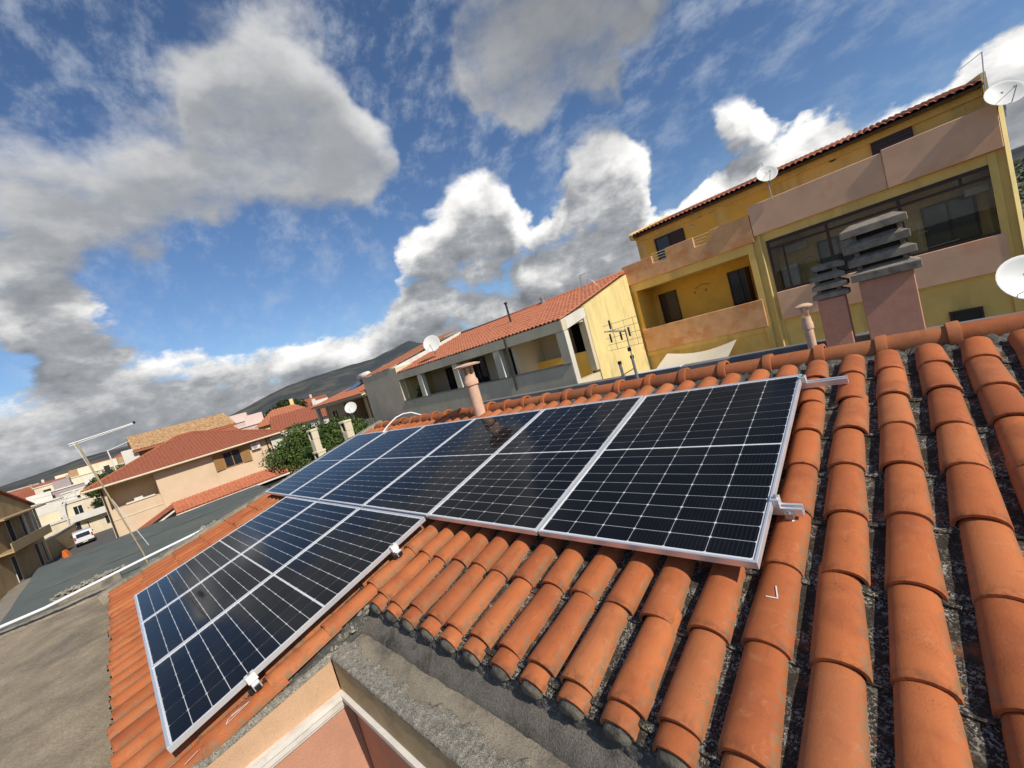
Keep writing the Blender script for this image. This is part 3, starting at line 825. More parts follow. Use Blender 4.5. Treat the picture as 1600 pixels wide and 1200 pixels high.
def stub(label, v):
    o = thing('panel_clamp', label, 'clamp', RW(2.308, v, -.058), 0, 'end clamps on the lower row of panels')
    o.rotation_euler = (AL, 0, 0)
    b = MB(); b.box(-.30, .062, -.020, .020, -.018, .020); b.build('rail_end', M['alu'], o, bevel=.002)
    c = MB(); c.box(.001, .030, -.026, .026, .021, .0585); c.box(-.010, .030, -.026, .026, .0587, .066); c.build('jaw', M['dish'], o, bevel=.002)
    k = MB(); k.box(.0621, .074, -.014, .014, -.012, .012); k.tube([(.03, -.034, -.04), (.03, -.034, .0)], .012, 8); k.build('end_cap', M['black'], o)
    s = MB(); s.lathe([(.0075, 0), (.0075, .008)], 8, (.014, 0, .0662)); s.build('bolt', M['metal'], o)
stub('small white end clamp holding the lower row near the roof step', 2.06)
stub('white end clamp near the bottom corner of the lower row', 3.07)

# ------------------------------------------------------------------ chimneys, flues, dishes, aerials
def chimney(label, x0, x1, y0, y1, zb, zt, tiers, over):
    cx, cy = (x0 + x1) / 2, (y0 + y1) / 2
    o = thing('chimney', label, 'chimney', (cx, cy, zb), 0, 'stuccoed chimneys behind the ridge')
    w, d = (x1 - x0) / 2, (y1 - y0) / 2
    b = MB(); b.box(-w, w, -d, d, 0, zt - zb); b.build('stack', M['chim'], o, bevel=.01)
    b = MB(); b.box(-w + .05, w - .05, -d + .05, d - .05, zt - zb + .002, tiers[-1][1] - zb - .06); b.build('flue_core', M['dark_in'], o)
    rc = random.Random(int(x0 * 100))
    for i, (z0, z1) in enumerate(tiers):
        s = MB(); ov = over * (1.0 if i else 1.08) * (1 - .03 * i); th = (z1 - z0) * .60
        A = [(-w - ov, -d - ov), (w + ov, -d - ov), (w + ov, d + ov), (-w - ov, d + ov)]
        iw, idp = w * .80, d * .80
        Bq = [(-iw, -idp), (iw, -idp), (iw, idp), (-iw, idp)]
        top = i == len(tiers) - 1
        vs = [(x, y, z0) for x, y in A] + [(x, y, z0 + th) for x, y in A] + [(x, y, z1) for x, y in Bq] + [(x, y, z0 + .01) for x, y in Bq]
        fs = []
        for k in range(4):
            j = (k + 1) % 4
            fs += [(k, j, 4 + j, 4 + k), (4 + k, 4 + j, 8 + j, 8 + k), (8 + k, 8 + j, 12 + j, 12 + k), (j, k, 12 + k, 12 + j)]
        if top: fs.append((8, 9, 10, 11))
        s.add([(x, y, z - zb) for x, y, z in vs], fs)
        ob = s.build('cap_slab', M['slab'], o, bevel=.006)
        ob.rotation_euler = (rc.gauss(0, .008), rc.gauss(0, .012), rc.gauss(0, .012))
        if not top:
            p = MB()
            for sx in (-1, 1):
                for sy in (-1, 1): p.box(sx * (w - .05) - .028, sx * (w - .05) + .028, sy * (d - .05) - .028, sy * (d - .05) + .028, z1 - zb - .03, tiers[i + 1][0] - zb + .008)
            p.build('cap_spacer', M['slab'], o)
# seen at twice the distance of the ridge, so sizes are those of a real stack
chimney('large pinkish chimney with four stacked concrete cap slabs, behind the ridge', .14, .745, 5.0, 5.55, 8.02, 9.26, [(9.265, 9.45), (9.485, 9.66), (9.705, 9.885), (9.945, 10.12)], .075)
chimney('small pinkish chimney with four thin cap slabs, beside the large one', -.40, -.05, 5.0, 5.38, 8.02, 9.12, [(9.125, 9.245), (9.27, 9.39), (9.42, 9.54), (9.575, 9.68)], .05)

def flue(label, x, y, zb, r, zt, cap_r):
    o = thing('flue_pipe', label, 'flue', (x, y, zb), 0, 'round clay flues')
    h = zt - zb
    b = MB(); b.lathe([(r, 0), (r * 1.0, h * .62), (r * 1.24, h * .63), (r * 1.24, h * .70), (r * 1.05, h * .73), (r * .98, h * .80)], 24); me = b.build('pipe', M['flue'], o); auto_smooth(me.data, 40)
    p = MB()
    for k in range(4):
        a = math.pi / 4 + k * math.pi / 2
        p.box(r * .8 * math.cos(a) - r * .16, r * .8 * math.cos(a) + r * .16, r * .8 * math.sin(a) - r * .16, r * .8 * math.sin(a) + r * .16, h * .80, h * .93)
    p.build('cap_post', M['flue'], o)
    c = MB(); c.lathe([(cap_r * .98, h * .935), (cap_r * 1.02, h * .955), (cap_r * .6, h * .980), (0.0, h * .99)], 20); c = c.build('cap', M['flue'], o); auto_smooth(c.data, 30)
flue('tall clay flue pipe with flat cap rising in front of the ridge tiles', -3.775, .37, 8.86, .080, 9.715, .195)
flue('short clay flue pipe left of the small chimney', -.55, 4.72, 8.02, .062, 9.17, .12)

def sat_dish(label, pos, r, az, el, mast_from=None, mast_h=.5, colour='dish', arm=True, group='satellite dishes'):
    """pos: dish centre"""
    o = thing('satellite_dish', label, 'satellite dish', pos, 0, group)
    d = Vector((math.cos(R(el)) * math.cos(R(az)), math.cos(R(el)) * math.sin(R(az)), math.sin(R(el))))
    q = d.to_track_quat('Z', 'Y').to_matrix()
    prof_o = [(0.0, -.16 * r), (r * .3, -.145 * r), (r * .6, -.10 * r), (r * .85, -.035 * r), (r, .02 * r), (r * 1.02, .035 * r)]
    prof_i = [(r * 1.0, .04 * r), (r * .85, -.012 * r), (r * .6, -.075 * r), (r * .3, -.118 * r), (0.0, -.132 * r)]
    b = MB(); b.lathe(prof_o + prof_i, 28, (0, 0, 0), q); ob = b.build('reflector', M[colour], o); auto_smooth(ob.data, 50)
    up = Vector((0, 0, 1)); side = d.cross(up).normalized(); lo = side.cross(d).normalized()
    if lo.z > 0: lo = -lo
    foc = d * (r * 1.05) + lo * (r * .55)
    a = MB(); a.tube([lo * (r * .98), foc], r * .028, 6); a.tube([side * r * .6 + lo * r * .6, foc], r * .018, 5); a.build('feed_arm', M['metal'], o)
    l = MB(); l.tube([foc - (foc.normalized() * .02), foc + (-foc).normalized() * r * .22], r * .085, 8); l.build('receiver', M['dish'], o)
    base = -d * (r * .25)
    m_ = MB(); m_.tube([base + Vector((0, 0, r * .3)), base, base + Vector((0, 0, -mast_h))], .021 if r > .2 else .015, 8); m_.tube([-d * (r * .13), base], r * .12, 6); m_.build('mast', M['metal'], o)
    return o
sat_dish('white satellite dish at the right edge behind the ridge', (1.735, 5.0, 8.80), .31, -68, 26, mast_h=.76)
sat_dish('white satellite dish on the far right corner of the yellow building', (3.13, 13.75, 12.52), .36, -72, 28, mast_h=.5)
sat_dish('white satellite dish on the yellow building roof edge', (-1.95, 13.8, 13.12), .31, -65, 25, mast_h=.85)
sat_dish('round white satellite dish on the grey house roof', (-16.0, 8.9, 11.22), .42, -48, 18, mast_h=.62)
sat_dish('cream satellite dish in front of the arched loggia house', (-24.2, 7.65, 9.17), .36, -40, 22, mast_h=3.0)

def yagi(name, label, base, top, boom_dir, boom_l, n_el, el_l, group='roof aerials', mat='metal', r=.016, boom_z=0):
    o = thing(name, label, 'antenna', base, 0, group)
    b = Vector(base); t_ = Vector(top) - b
    m_ = MB(); m_.tube([(0, 0, 0), t_], r, 8); m_.build('mast', M[mat], o)
    d = Vector(boom_dir).normalized(); s = d.cross(Vector((0, 0, 1))).normalized()
    bm_ = MB(); p0 = t_ + Vector((0, 0, boom_z)); bm_.tube([p0, p0 + d * boom_l], r * .6, 6); bo = bm_.build('boom', M[mat], o)
    e = MB()
    for i in range(n_el):
        c = p0 + d * boom_l * (i + .5) / n_el; l = el_l * (1 - .4 * i / n_el)
        e.tube([c - s * l, c + s * l], r * .3, 5)
    e.build('elements', M[mat], bo)
    return o
# grid aerial standing behind the ridge
o = thing('grid_antenna', 'grey panel grid aerial on a thin mast in front of the yellow gable', 'antenna', (-3.77, 5.0, 8.0), 0, 'roof aerials')
b = MB(); b.tube([(0, 0, 0), (0, 0, 1.50)], .014, 8); b.build('mast', M['metal'], o)
b = MB(); b.box(-.035, .035, -.05, -.015, 1.0, 1.09); b.build('amplifier', M['metal_dark'], o)
b = MB()
for zz in (1.12, 1.25, 1.40, 1.56, 1.70): b.tube([(-.52 - .05, .10, zz - .02), (.40, -.10, zz)], .0045, 5)
for q in (-.30, 0, .22): b.tube([(q, 0.02, 1.10), (q, .02, 1.72)], .005, 5)
b.build('reflector_grid', M['metal'], o)
b = MB(); b.tube([(.02, 0, 1.44), (-.44, -.12, 1.56)], .012, 6)
for q in range(6):
    x = -.06 - .065 * q; b.tube([(x - .02, -.12, 1.47 + .016 * q), (x + .05, .12, 1.47 + .016 * q)], .006, 5)
b.build('boom', M['metal'], o)
b = MB()
for q, zz in ((-.38, 1.28), (-.12, 1.28), (.09, 1.32), (-.32, 1.58)): b.box(q - .016, q + .016, -.03, .0, zz, zz + .20)
b.build('dipole_box', M['metal_dark'], o)
# twin vent pipes
o = thing('vent_pipes', 'pair of short dark vent pipes joined by a bar behind the ridge', 'vent pipes', (-4.15, 5.3, 8.02))
for x, h in ((-.12, .70), (.22, .78)):
    b = MB(); b.tube([(x, 0, 0), (x, 0, h)], .035, 10); b.build('pipe', M['metal'], o)
    b = MB(); b.lathe([(.045, 0), (.045, .07), (.03, .08)], 10, (x, 0, h)); b.build('cap', M['black'], o)
b = MB(); b.tube([(-.17, -.04, .42), (.24, -.04, .56)], .012, 6); b.build('brace', M['metal'], o)
# leaning mast with folded aerial at the verge
o = thing('leaning_aerial', 'thin leaning aerial mast with sideways boom above the roof verge', 'antenna', (-9.0, -3.10, 6.3), 0, 'roof aerials')
b = MB(); b.tube([(0, 0, 0), (0, -.08, 1.85), (0, -.36, 3.90)], .011, 8); b.build('mast', M['tan_wall'], o)
b = MB(); b.tube([(-.2, .02, 1.9), (-.1, -.22, 2.9), (0, -.40, 3.92)], .006, 6); b.build('stay', M['dish'], o)
b = MB(); b.tube([(0, -.45, 3.90), (0, .37, 4.0)], .008, 6); b.tube([(0, -.45, 3.87), (0, .37, 3.985)], .005, 6); b.build('boom', M['dish'], o)
b = MB(); b.lathe([(.018, -.01), (.018, .03)], 8, (0, .36, 3.995)); b.box(-.03, .03, -.17, -.10, 3.30, 3.42); b.build('junction_box', M['black'], o)

# white conduit looping over the ridge, pipe along the verge
c = MB(); pts = [RW(5.76, .08, .012), RW(5.90, -.08, .02), RW(5.99, -.22, .03), RW(6.02, -.38, .055), RW(5.98, -.52, .05), RW(5.88, -.62, .01), RW(5.75, -.74, -.14)]
c.build('cable_conduit', M['pvc'], None) if False else None
c.tube(pts, .013, 8); c.build('cable_conduit', M['pvc'], None, True, label='white flexible conduit looping over the ridge tiles', category='conduit')
c = MB(); c.tube([(-8.35, -12, 8.085), (-8.12, -7, 8.10), (-7.72, -4.2, 8.17), (-7.60, -3.0, 8.30), (-7.56, -2.2, 8.37), (-7.54, -1.4, 8.47)], .020, 10)
c.build('drain_pipe', M['pvc'], None, True, label='long white pipe running along the terrace edge and roof verge', category='pipe')

# ------------------------------------------------------------------ rolled tile roofs for buildings further off
def tile_sheet(name, mat, parent, O, ex, ey, wid, dep, pitch=.2, course=.35, amp=.055, seg=6, step=.02, kind='stuff'):
    """rolls run along ey (up the slope) from O, side by side along ex; courses step down"""
    O, ex, ey = Vector(O), Vector(ex).normalized(), Vector(ey).normalized(); n = ex.cross(ey).normalized()
    if n.z < 0: n = -n
    nx = max(1, int(wid / pitch)); ny = max(1, int(math.ceil(dep / course)))
    mb = MB(); rr = random.Random(int(wid * 100)); cols = nx * seg + 1
    for k in range(ny):
        y0, y1 = k * course, min(dep, (k + 1) * course)
        base = len(mb.v)
        jit = [rr.gauss(0, .006) for _ in range(nx + 1)]
        for (y, up) in ((y0 - .02, step - .03), (y0, step), (y1 + .03, 0.0)):
            for i in range(cols):
                a = (i % seg) / seg; h = amp * abs(math.sin(math.pi * a)) ** .8 if (i % seg) else 0.0
                yy = y + (jit[i // seg] if y == y0 else 0)
                mb.v.append(tuple(O + ex * (wid * i / (cols - 1)) + ey * yy + n * (h + up)))
        for r_ in range(2):
            for i in range(cols - 1):
                q = base + r_ * cols + i; mb.f.append((q, q + 1, q + cols + 1, q + cols))
    o = mb.build(name, mat, parent); auto_smooth(o.data, 45)
    if kind: o['kind'] = kind
    return o

def window_part(parent, mode, x0, x1, z0, z1, plane, frame='wood_dark', mull=1, bars=0, pane='pane', th=.06, shutters=None, louvre=0):
    """mode 'y-': opening in a wall facing -Y at y = plane; 'x+': in a wall facing +X at x = plane; 'y+': facing +Y"""
    def bx(mb, a0, a1, d0, d1, c0, c1):
        if mode == 'y-': mb.box(a0, a1, plane - d1, plane - d0, c0, c1)
        elif mode == 'y+': mb.box(a0, a1, plane + d0, plane + d1, c0, c1)
        else: mb.box(plane + d0, plane + d1, a0, a1, c0, c1)
    f = MB(); t_ = .055
    bx(f, x0, x1, .002, th, z1 - t_, z1); bx(f, x0, x1, .002, th, z0, z0 + t_)
    bx(f, x0, x0 + t_, .003, th - .001, z0 + t_, z1 - t_); bx(f, x1 - t_, x1, .003, th - .001, z0 + t_, z1 - t_)
    for k in range(1, mull + 1):
        xm = x0 + (x1 - x0) * k / (mull + 1); bx(f, xm - .03, xm + .03, .004, th - .002, z0 + t_, z1 - t_)
    for k in range(1, bars + 1):
        zm = z0 + (z1 - z0) * k / (bars + 1); bx(f, x0 + t_, x1 - t_, .005, th - .004, zm - .02, zm + .02)
    w = f.build('window', M[frame], parent)
    p = MB(); bx(p, x0 + t_ * .8, x1 - t_ * .8, .006, .014, z0 + t_ * .8, z1 - t_ * .8); p.build('pane', M[pane], w)
    if louvre:
        l = MB(); n = louvre
        for k in range(n):
            za = z0 + t_ + (z1 - z0 - 2 * t_) * k / n; bx(l, x0 + t_, x1 - t_, .016, .036, za, za + (z1 - z0 - 2 * t_) / n * .7)
        l.build('louvre', M[frame], w)
    return w

# ------------------------------------------------------------------ yellow apartment building (facade in the plane y = 14)
yb = thing('yellow_apartment_building', 'tall ochre-yellow apartment building with sponged orange and pink balcony bands', 'building', (0, 14, 0))
yb_parts = yb
def ybx(name, mat, boxes, bevel=.0, parent=None):
    b = MB()
    for q in boxes: b.box(q[0], q[1], q[2] - 14, q[3] - 14, q[4], q[5])
    return b.build(name, M[mat], parent or yb, bevel=bevel)
# structural shell: back rooms and solid walls behind the balconies
ybx('wall', 'yellow', [(-7.6, -2.9, 15.6, 22, 0, 11.10), (-2.9, 2.8, 15.7, 22, 0, 11.10), (-7.55, 3.0, 15.4, 22, 11.102, 13.25)])
ybx('wall', 'yellow', [(-7.75, -2.9, 14.06, 15.6, 7.10, 7.86), (-2.9, -2.45, 14.02, 15.7, 0, 11.28), (-2.45, 2.78, 14.05, 15.7, 6.0, 8.12), (2.78, 3.0, 14.0, 15.7, 0, 12.30)])
ybx('side_wall', 'yellow_deep', [(-7.85, -7.50, 14.03, 15.6, 7.86, 10.78)])
ybx('loggia_back_wall', 'yellow_deep', [(-7.5, -2.9, 15.58, 15.599, 7.9, 10.78)])
for q in [(-7.85, -2.9, 14.0, 15.58, 10.78, 11.10), (-2.45, 2.78, 14.0, 15.69, 11.0, 11.28), (-7.72, -2.9, 14.0, 15.58, 7.86, 8.06), (-2.45, 2.78, 14.02, 15.69, 8.121, 8.18)]: ybx('floor_slab', 'yellow', [q])
ybx('pilaster', 'yellow', [(-3.04, -2.84, 13.95, 14.02, 0, 11.10)], .01)
ybx('pilaster', 'yellow', [(2.70, 2.86, 13.965, 13.999, 0, 11.28)], .01)
# balcony bands
ybx('balcony_band', 'sponge', [(-7.62, -2.93, 13.92, 14.06, 8.062, 9.07)], .015)
b = MB(); zt = 12.06
b.prism([(-7.84, 11.11), (-2.76, 11.11), (-2.76, zt + .02), (-4.08, zt + .02), (-4.08, 11.67), (-4.72, 11.67), (-4.72, zt), (-5.83, zt), (-5.83, 11.66), (-6.44, 11.66), (-6.44, 11.97), (-7.84, 11.97)], 'y', -.10, .05)
b.build('balcony_band', M['sponge'], yb, bevel=.012)
ybx('balcony_band', 'sponge_pink', [(-2.74, .795, 13.90, 14.05, 11.29, 12.34)], .015)
ybx('balcony_band', 'sponge_pink', [(.797, 2.99, 13.85, 14.05, 11.285, 12.40)], .015)
ybx('balcony_band', 'sponge_pink', [(-2.46, 2.77, 13.93, 14.045, 8.181, 9.16)], .015)
def railing(x0, x1, z0, z1, n=3):
    b = MB()
    for k in range(n + 1): b.tube([(x0, -.03, z0 + (z1 - z0) * k / n), (x1, -.03, z0 + (z1 - z0) * k / n)], .013, 6)
    for x in (x0 + .012, x1 - .012): b.tube([(x, -.03, z0), (x, -.03, z1)], .013, 6)
    b.build('railing', M['cream_wall'], yb)
railing(-4.72, -4.08, 11.70, 12.03); railing(-6.44, -5.85, 11.70, 12.03)
# roof: rolled tiles with an overhanging eave, verge fins at the ends
sl = Vector((0, math.cos(R(12.4)), math.sin(R(12.4))))
tile_sheet('roof_tiles', M['tile_far'], yb, (-7.45, .92, 13.24), (1, 0, 0), sl, 10.45, 5.2, .175, .36, .06, 6, .022)
b = MB(); b.prism([(.98, 13.16), (.98, 13.215), (5.9, 14.29), (5.9, 14.2)][::-1], 'x', -7.45, 3.0); b.build('eave_board', M['wood_dark'], yb)
b = MB(); b.prism([(1.0, 13.1), (.90, 13.30), (1.1, 13.42), (6.0, 14.50), (6.0, 13.1)][::-1], 'x', -7.62, -7.46); b.build('gable_fin', M['yellow_pale'], yb)
# splayed end wall catching the sun
b = MB(); b.prism([(0.0, 0), (8.0, 0), (8.0, 14.6), (1.2, 13.52), (1.15, 13.0), (.9, 12.75), (0.0, 12.46)], 'x', 3.002, 3.10); b.prism([(3.002, -.001), (3.010, -.09), (3.09, -.02), (3.10, -.001)], 'z', 0, 12.44); b.build('end_wall', M['yellow_pale'], yb)
# attic panels and openings
for x0, x1 in ((-7.15, -6.78), (-5.38, -4.15), (-3.75, -2.1)):
    ybx('recess_trim', 'yellow_deep', [(x0, x1, 15.385, 15.399, 11.9, 12.90)])
ybx('attic_lintel', 'yellow', [(-7.5, 3.0, 15.30, 15.399, 12.96, 13.16)])
window_part(yb, 'y-', -6.72, -5.44, 11.2, 12.80, 1.40, mull=1)
ybx('shutter', 'wood_dark', [(-6.02, -5.46, 15.30, 15.33, 11.3, 12.75)])
window_part(yb, 'y-', .62, 1.58, 11.3, 13.0, 1.40, mull=0, louvre=14)
ybx('wall_lamp', 'white_trim', [(-5.14, -4.98, 15.28, 15.397, 12.62, 12.70)], .01)
b = MB(); b.box(-.42, -.26, 1.36, 1.398, 12.91, 12.99); b.build('vent_grille', M['metal_dark'], yb)
# doors on the middle loggia
window_part(yb, 'y-', -7.22, -6.42, 8.1, 10.40, 1.578, mull=0, louvre=22)
window_part(yb, 'y-', -4.27, -3.46, 8.1, 10.42, 1.578, mull=1)
b = MB(); b.box(-3.52, -3.48, .95, 1.54, 8.12, 10.40); b.build('shutter', M['wood_dark'], yb)
b = MB()
for q in range(7):
    a0 = math.pi * (.1 + .8 * q / 7)
    b.box(-5.28 - .30 * math.cos(a0) - .035, -5.28 - .30 * math.cos(a0) + .035, 1.560, 1.577, 10.10 + .16 * math.sin(a0), 10.13 + .16 * math.sin(a0))
b.box(-5.22, -5.16, 1.561, 1.577, 9.95, 10.06); b.box(-5.68, -5.63, 1.561, 1.577, 9.98, 10.08); b.build('wall_ornament', M['wood'], yb)
# veranda glazing on the right-hand side: dark room, frame, panes
ybx('veranda_back_wall', 'yellow', [(-2.45, 2.78, 15.66, 15.698, 8.2, 10.99)])
fr = MB()
for q in ((-2.45, 2.78, 10.90, 10.995), (-2.45, 2.78, 9.165, 9.235), (-2.45, 2.78, 10.66, 10.73)): fr.box(q[0], q[1], -.02, .05, q[2], q[3])
for x in (-2.45, -.80, .90, 2.70): fr.box(x, x + .08, -.025, .055, 9.236, 10.899)
for x in (-2.02,): fr.box(x, x + .05, -.018, .045, 9.236, 10.659)
for x in (2.15,): fr.box(x, x + .06, -.018, .045, 10.731, 10.899)
vf = fr.build('veranda_frame', M['wood_dark'], yb)
for x0, x1 in ((-2.37, -.80), (-.72, .90), (.98, 2.70)):
    for z0, z1 in ((9.236, 10.659), (10.731, 10.899)):
        p = MB(); p.box(x0 + .001, x1 - .001, .010, .018, z0 + .001, z1 - .001); p.build('pane', M['glass'], vf)
window_part(yb, 'y-', 1.42, 2.56, 8.25, 10.52, 1.655, mull=1)
window_part(yb, 'y-', -1.25, -.10, 8.25, 10.50, 1.655, mull=1)
ybx('awning_box', 'white_trim', [(2.30, 2.77, 14.9, 15.2, 10.40, 10.62)], .02)
ybx('air_conditioner', 'white_trim', [(-2.30, -1.50, 15.42, 15.65, 10.42, 10.70)], .02)
ybx('refrigerator', 'white_trim', [(-2.36, -1.86, 15.05, 15.60, 8.2, 9.98)], .02)
b = MB(); b.tube([(-1.7, 1.2, 9.2), (-1.7, 1.2, 9.95), (-1.5, 1.2, 10.1), (-1.3, 1.2, 9.95), (-1.3, 1.2, 9.2)], .015, 6); b.build('chair_back', M['metal'], yb)
b = MB()
for k in range(5): b.tube([(.95, .34 + .06 * k, 9.26), (2.0, .34 + .06 * k, 9.30)], .008, 5)
b.tube([(1.25, .3, 9.2), (1.25, .3, 10.1)], .012, 5); b.tube([(1.15, .3, 9.75), (1.42, .3, 9.78)], .01, 5); b.build('drying_rack', M['white_trim'], yb)
window_part(yb, 'y-', 1.50, 2.15, 6.95, 7.33, .05, mull=0)
window_part(yb, 'y-', -5.1, -4.3, 6.6, 7.5, 1.598, mull=0)
window_part(yb, 'y-', -4.05, -3.45, 6.4, 7.62, 1.598, mull=0)
b = MB(); b.box(.44, .60, -.10, -.071, 8.20, 8.29); b.build('outlet_box', M['metal_dark'], yb)
b = MB(); b.tube([(-2.62, -.03, 12.3), (-2.6, -.03, 9.0), (-2.6, -.03, 7.0)], .03, 8); b.build('downpipe', M['yellow_pale'], yb)
# cloth awning stretched under the lower balcony
b = MB(); N = 14
for i in range(N + 1):
    for j in range(7):
        u_, v_ = i / N, j / 6
        x = -6.95 + 2.95 * u_ + .22 * v_ * (1 - u_) ; y = 13.75 - 1.6 * (1 - v_); z = 7.22 + .62 * v_ + .17 * u_ * (1 - v_) * 1.2 - .20 * math.sin(math.pi * u_) * (.4 + .6 * v_)
        b.v.append((x, y, z))
for i in range(N):
    for j in range(6):
        a = i * 7 + j; b.f.append((a, a + 7, a + 8, a + 1))
b.build('awning', M['awning'], None, True, label='pale stretched cloth awning under the lower orange balcony', category='awning')
yagi('roof_antenna', 'aerial with downward boom on the right end of the yellow building roof', (2.86, 13.9, 12.8), (2.92, 13.9, 13.72), (-1, 0, -.42), .46, 8, .05, r=.012)
yagi('roof_antenna', 'small cross aerial beside the dish on the yellow roof', (-2.05, 14.3, 13.1), (-2.10, 14.3, 13.62), (-1, .3, -.15), .5, 5, .12, r=.009)

# ------------------------------------------------------------------ grey rendered house with the open loggia (front in the plane y = 8.3)
gh = thing('grey_loggia_house', 'unpainted grey rendered house with open loggia and bright orange tile roof', 'house', (-14, 8.3, 0))
def gbx(name, mat, boxes, bevel=.0, parent=None):
    b = MB()
    for q in boxes: b.box(q[0] + 14, q[1] + 14, q[2] - 8.3, q[3] - 8.3, q[4], q[5])
    return b.build(name, M[mat], parent or gh, bevel=bevel)
gbx('parapet_wall', 'grey_render', [(-18.95, -7.72, 8.3, 8.52, 0, 8.76)], .01)
gbx('front_beam', 'grey_render', [(-18.955, -7.72, 8.3, 8.56, 9.93, 10.30)], .01)
gbx('end_wall', 'grey_render', [(-22.95, -18.96, 8.3, 12.9, 0, 10.66)], .01)
for x0, x1 in ((-8.08, -7.74), (-11.42, -11.06), (-14.22, -13.88), (-17.18, -16.84)):
    gbx('column', 'grey_render', [(x0, x1, 8.305, 8.555, 8.765, 9.925)])
    gbx('column_lit_face', 'grey_light', [(x1 + .0005, x1 + .012, 8.31, 8.55, 8.77, 9.92)])  # paler skin on the right side only: sunlight painted onto the column
gbx('sill', 'ledge', [(-18.95, -7.74, 8.27, 8.56, 8.761, 8.79)])
gbx('back_wall', 'cream_wall', [(-18.9, -8.9, 10.3, 10.5, 0, 10.62)])
gbx('partition', 'cream_wall', [(-10.6, -10.45, 8.57, 10.29, 0, 10.2)])
gbx('partition', 'yellow_pale', [(-18.95, -18.80, 8.57, 10.29, 0, 9.9)])
gbx('loggia_floor', 'grey_render', [(-18.95, -7.8, 8.53, 10.3, 7.7, 7.85)])
gbx('loggia_ceiling', 'cream_wall', [(-18.95, -7.8, 8.58, 10.29, 10.08, 10.2)])
gbx('inner_wall', 'yellow_deep', [(-10.44, -7.99, 9.75, 9.88, 0, 8.98)])
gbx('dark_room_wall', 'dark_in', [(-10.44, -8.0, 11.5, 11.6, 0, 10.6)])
window_part(gh, 'y-', 2.62 - .95, 2.62, 8.0, 9.88, 2.0, mull=1)      # -12.3 .. -11.4
window_part(gh, 'y-', -1.15, -.1, 8.0, 9.9, 2.0, mull=1)
window_part(gh, 'y-', -3.35, -2.5, 8.0, 9.85, 2.0, mull=1)
# gable end facing right: sunlit yellow wall with sloping top and an opening beside the front column
b = MB(); b.prism([(9.95 - 8.3, 0), (13.9 - 8.3, 0), (13.9 - 8.3, 11.62), (9.95 - 8.3, 10.62)], 'x', 6.0, 6.28); b.build('gable_wall', M['yellow_pale'], gh)
b = MB(); b.prism([(.27, 9.96), (1.64, 10.24), (1.64, 10.60), (0.0, 10.305), (.27, 10.305)], 'x', 6.02, 6.275); b.build('gable_beam', M['grey_light'], gh)
b = MB(); b.box(6.282, 6.293, .005, .255, 0, 9.92); b.build('column_lit_face', M['grey_light'], gh)  # same painted sunlit side for the front corner column
b = MB(); b.box(6.02, 6.27, .28, 1.60, 0, 8.10); b.build('gable_parapet', M['grey_render'], gh)
b = MB(); b.box(6.0, 6.27, 1.45, 1.64, 8.2, 10.22); b.build('gable_jamb', M['grey_render'], gh)
gs = Vector((0, 5.4, 1.36)).normalized()
tile_sheet('roof_tiles', M['tile_far'], gh, (-5.35, .03, 10.325), (1, 0, 0), gs, 11.62, 5.58, .20, .36, .055, 6, .025)
b = MB(); b.prism([(0.0, 10.302), (5.45, 11.66), (5.45, 11.50), (.3, 10.15)][::-1], 'x', -5.35, 6.0); b.build('roof_deck', M['grey_render'], gh)
b = MB()
for k in range(30): b.lathe([(.10, 0), (.11, .30), (.12, .36)], 8, (0, 0, 0), Matrix.Translation(Vector((6.2 - .385 * k, 5.5, 11.68))).to_3x3()) if False else None
b.tube([(-5.35, 5.52, 11.72), (6.25, 5.52, 11.72)], .11, 10); b.build('ridge_tiles', M['tile_far'], gh, True)
# white fire wall rising through the roof and the next roof behind it
b = MB(); b.prism([(.05, 10.30), (5.5, 11.66), (5.5, 11.90), (.05, 10.66)], 'x', -5.52, -5.36); b.build('fire_wall', M['grey_light'], gh)
b = MB(); b.prism([(4.6, 0), (5.6, 0), (5.6, 11.86), (4.6, 11.6)], 'x', -8.95, -5.53); b.build('rear_wall', M['grey_render'], gh)
tile_sheet('roof_tiles', M['tile_far'], gh, (-8.95, .0, 10.69), (1, 0, 0), gs, 3.42, 5.6, .20, .36, .045, 6, .02)
b = MB(); b.tube([(1.40, 2.9, 10.85), (1.40, 2.9, 12.0)], .05, 10); b.lathe([(.05, 0), (.09, .03), (.09, .08), (.02, .1)], 10, (1.40, 2.9, 11.98)); b.build('stove_pipe', M['metal_dark'], gh)
b = MB(); b.tube([(3.5, -.06, 10.3), (3.42, -.06, 8.2)], .04, 8); b.build('drain_pipe', M['metal_dark'], gh)
b = MB(); b.lathe([(.12, 0), (.12, .28), (.15, .30), (.15, .40), (.10, .42)], 12, (1.75, 5.3, 11.60)); b.build('vent_cowl', M['metal'], gh)
for x in (-3.9, -1.9, -.2, 2.5):
    b = MB()
    for q in range(5): b.box(x - .35 + .15 * q, x - .35 + .15 * q + .12, .02 + .01 * q, .26, 10.306 + .015 * q, 10.38 + .02 * (q % 3))
    b.build('mortar_patch', M['grey_light'], gh)
yagi('roof_antenna', 'bent aerial mast on the grey house roof near the yellow gable', (-8.85, 12.0, 11.1), (-8.80, 12.0, 12.05), (1, .2, .0), .25, 4, .08, r=.02)
c = MB(); c.tube([(-8.62, 12.0, 11.2), (-8.6, 12, 11.6), (-8.45, 12, 11.78), (-8.25, 12, 11.62), (-8.1, 12, 11.35)], .016, 6); c.build('cable_loop', M['pvc'], None, True, label='white cable loop beside the bent aerial mast on the grey house roof', category='cable')
# potted shrub standing in the left bay of the loggia is built with the plants below

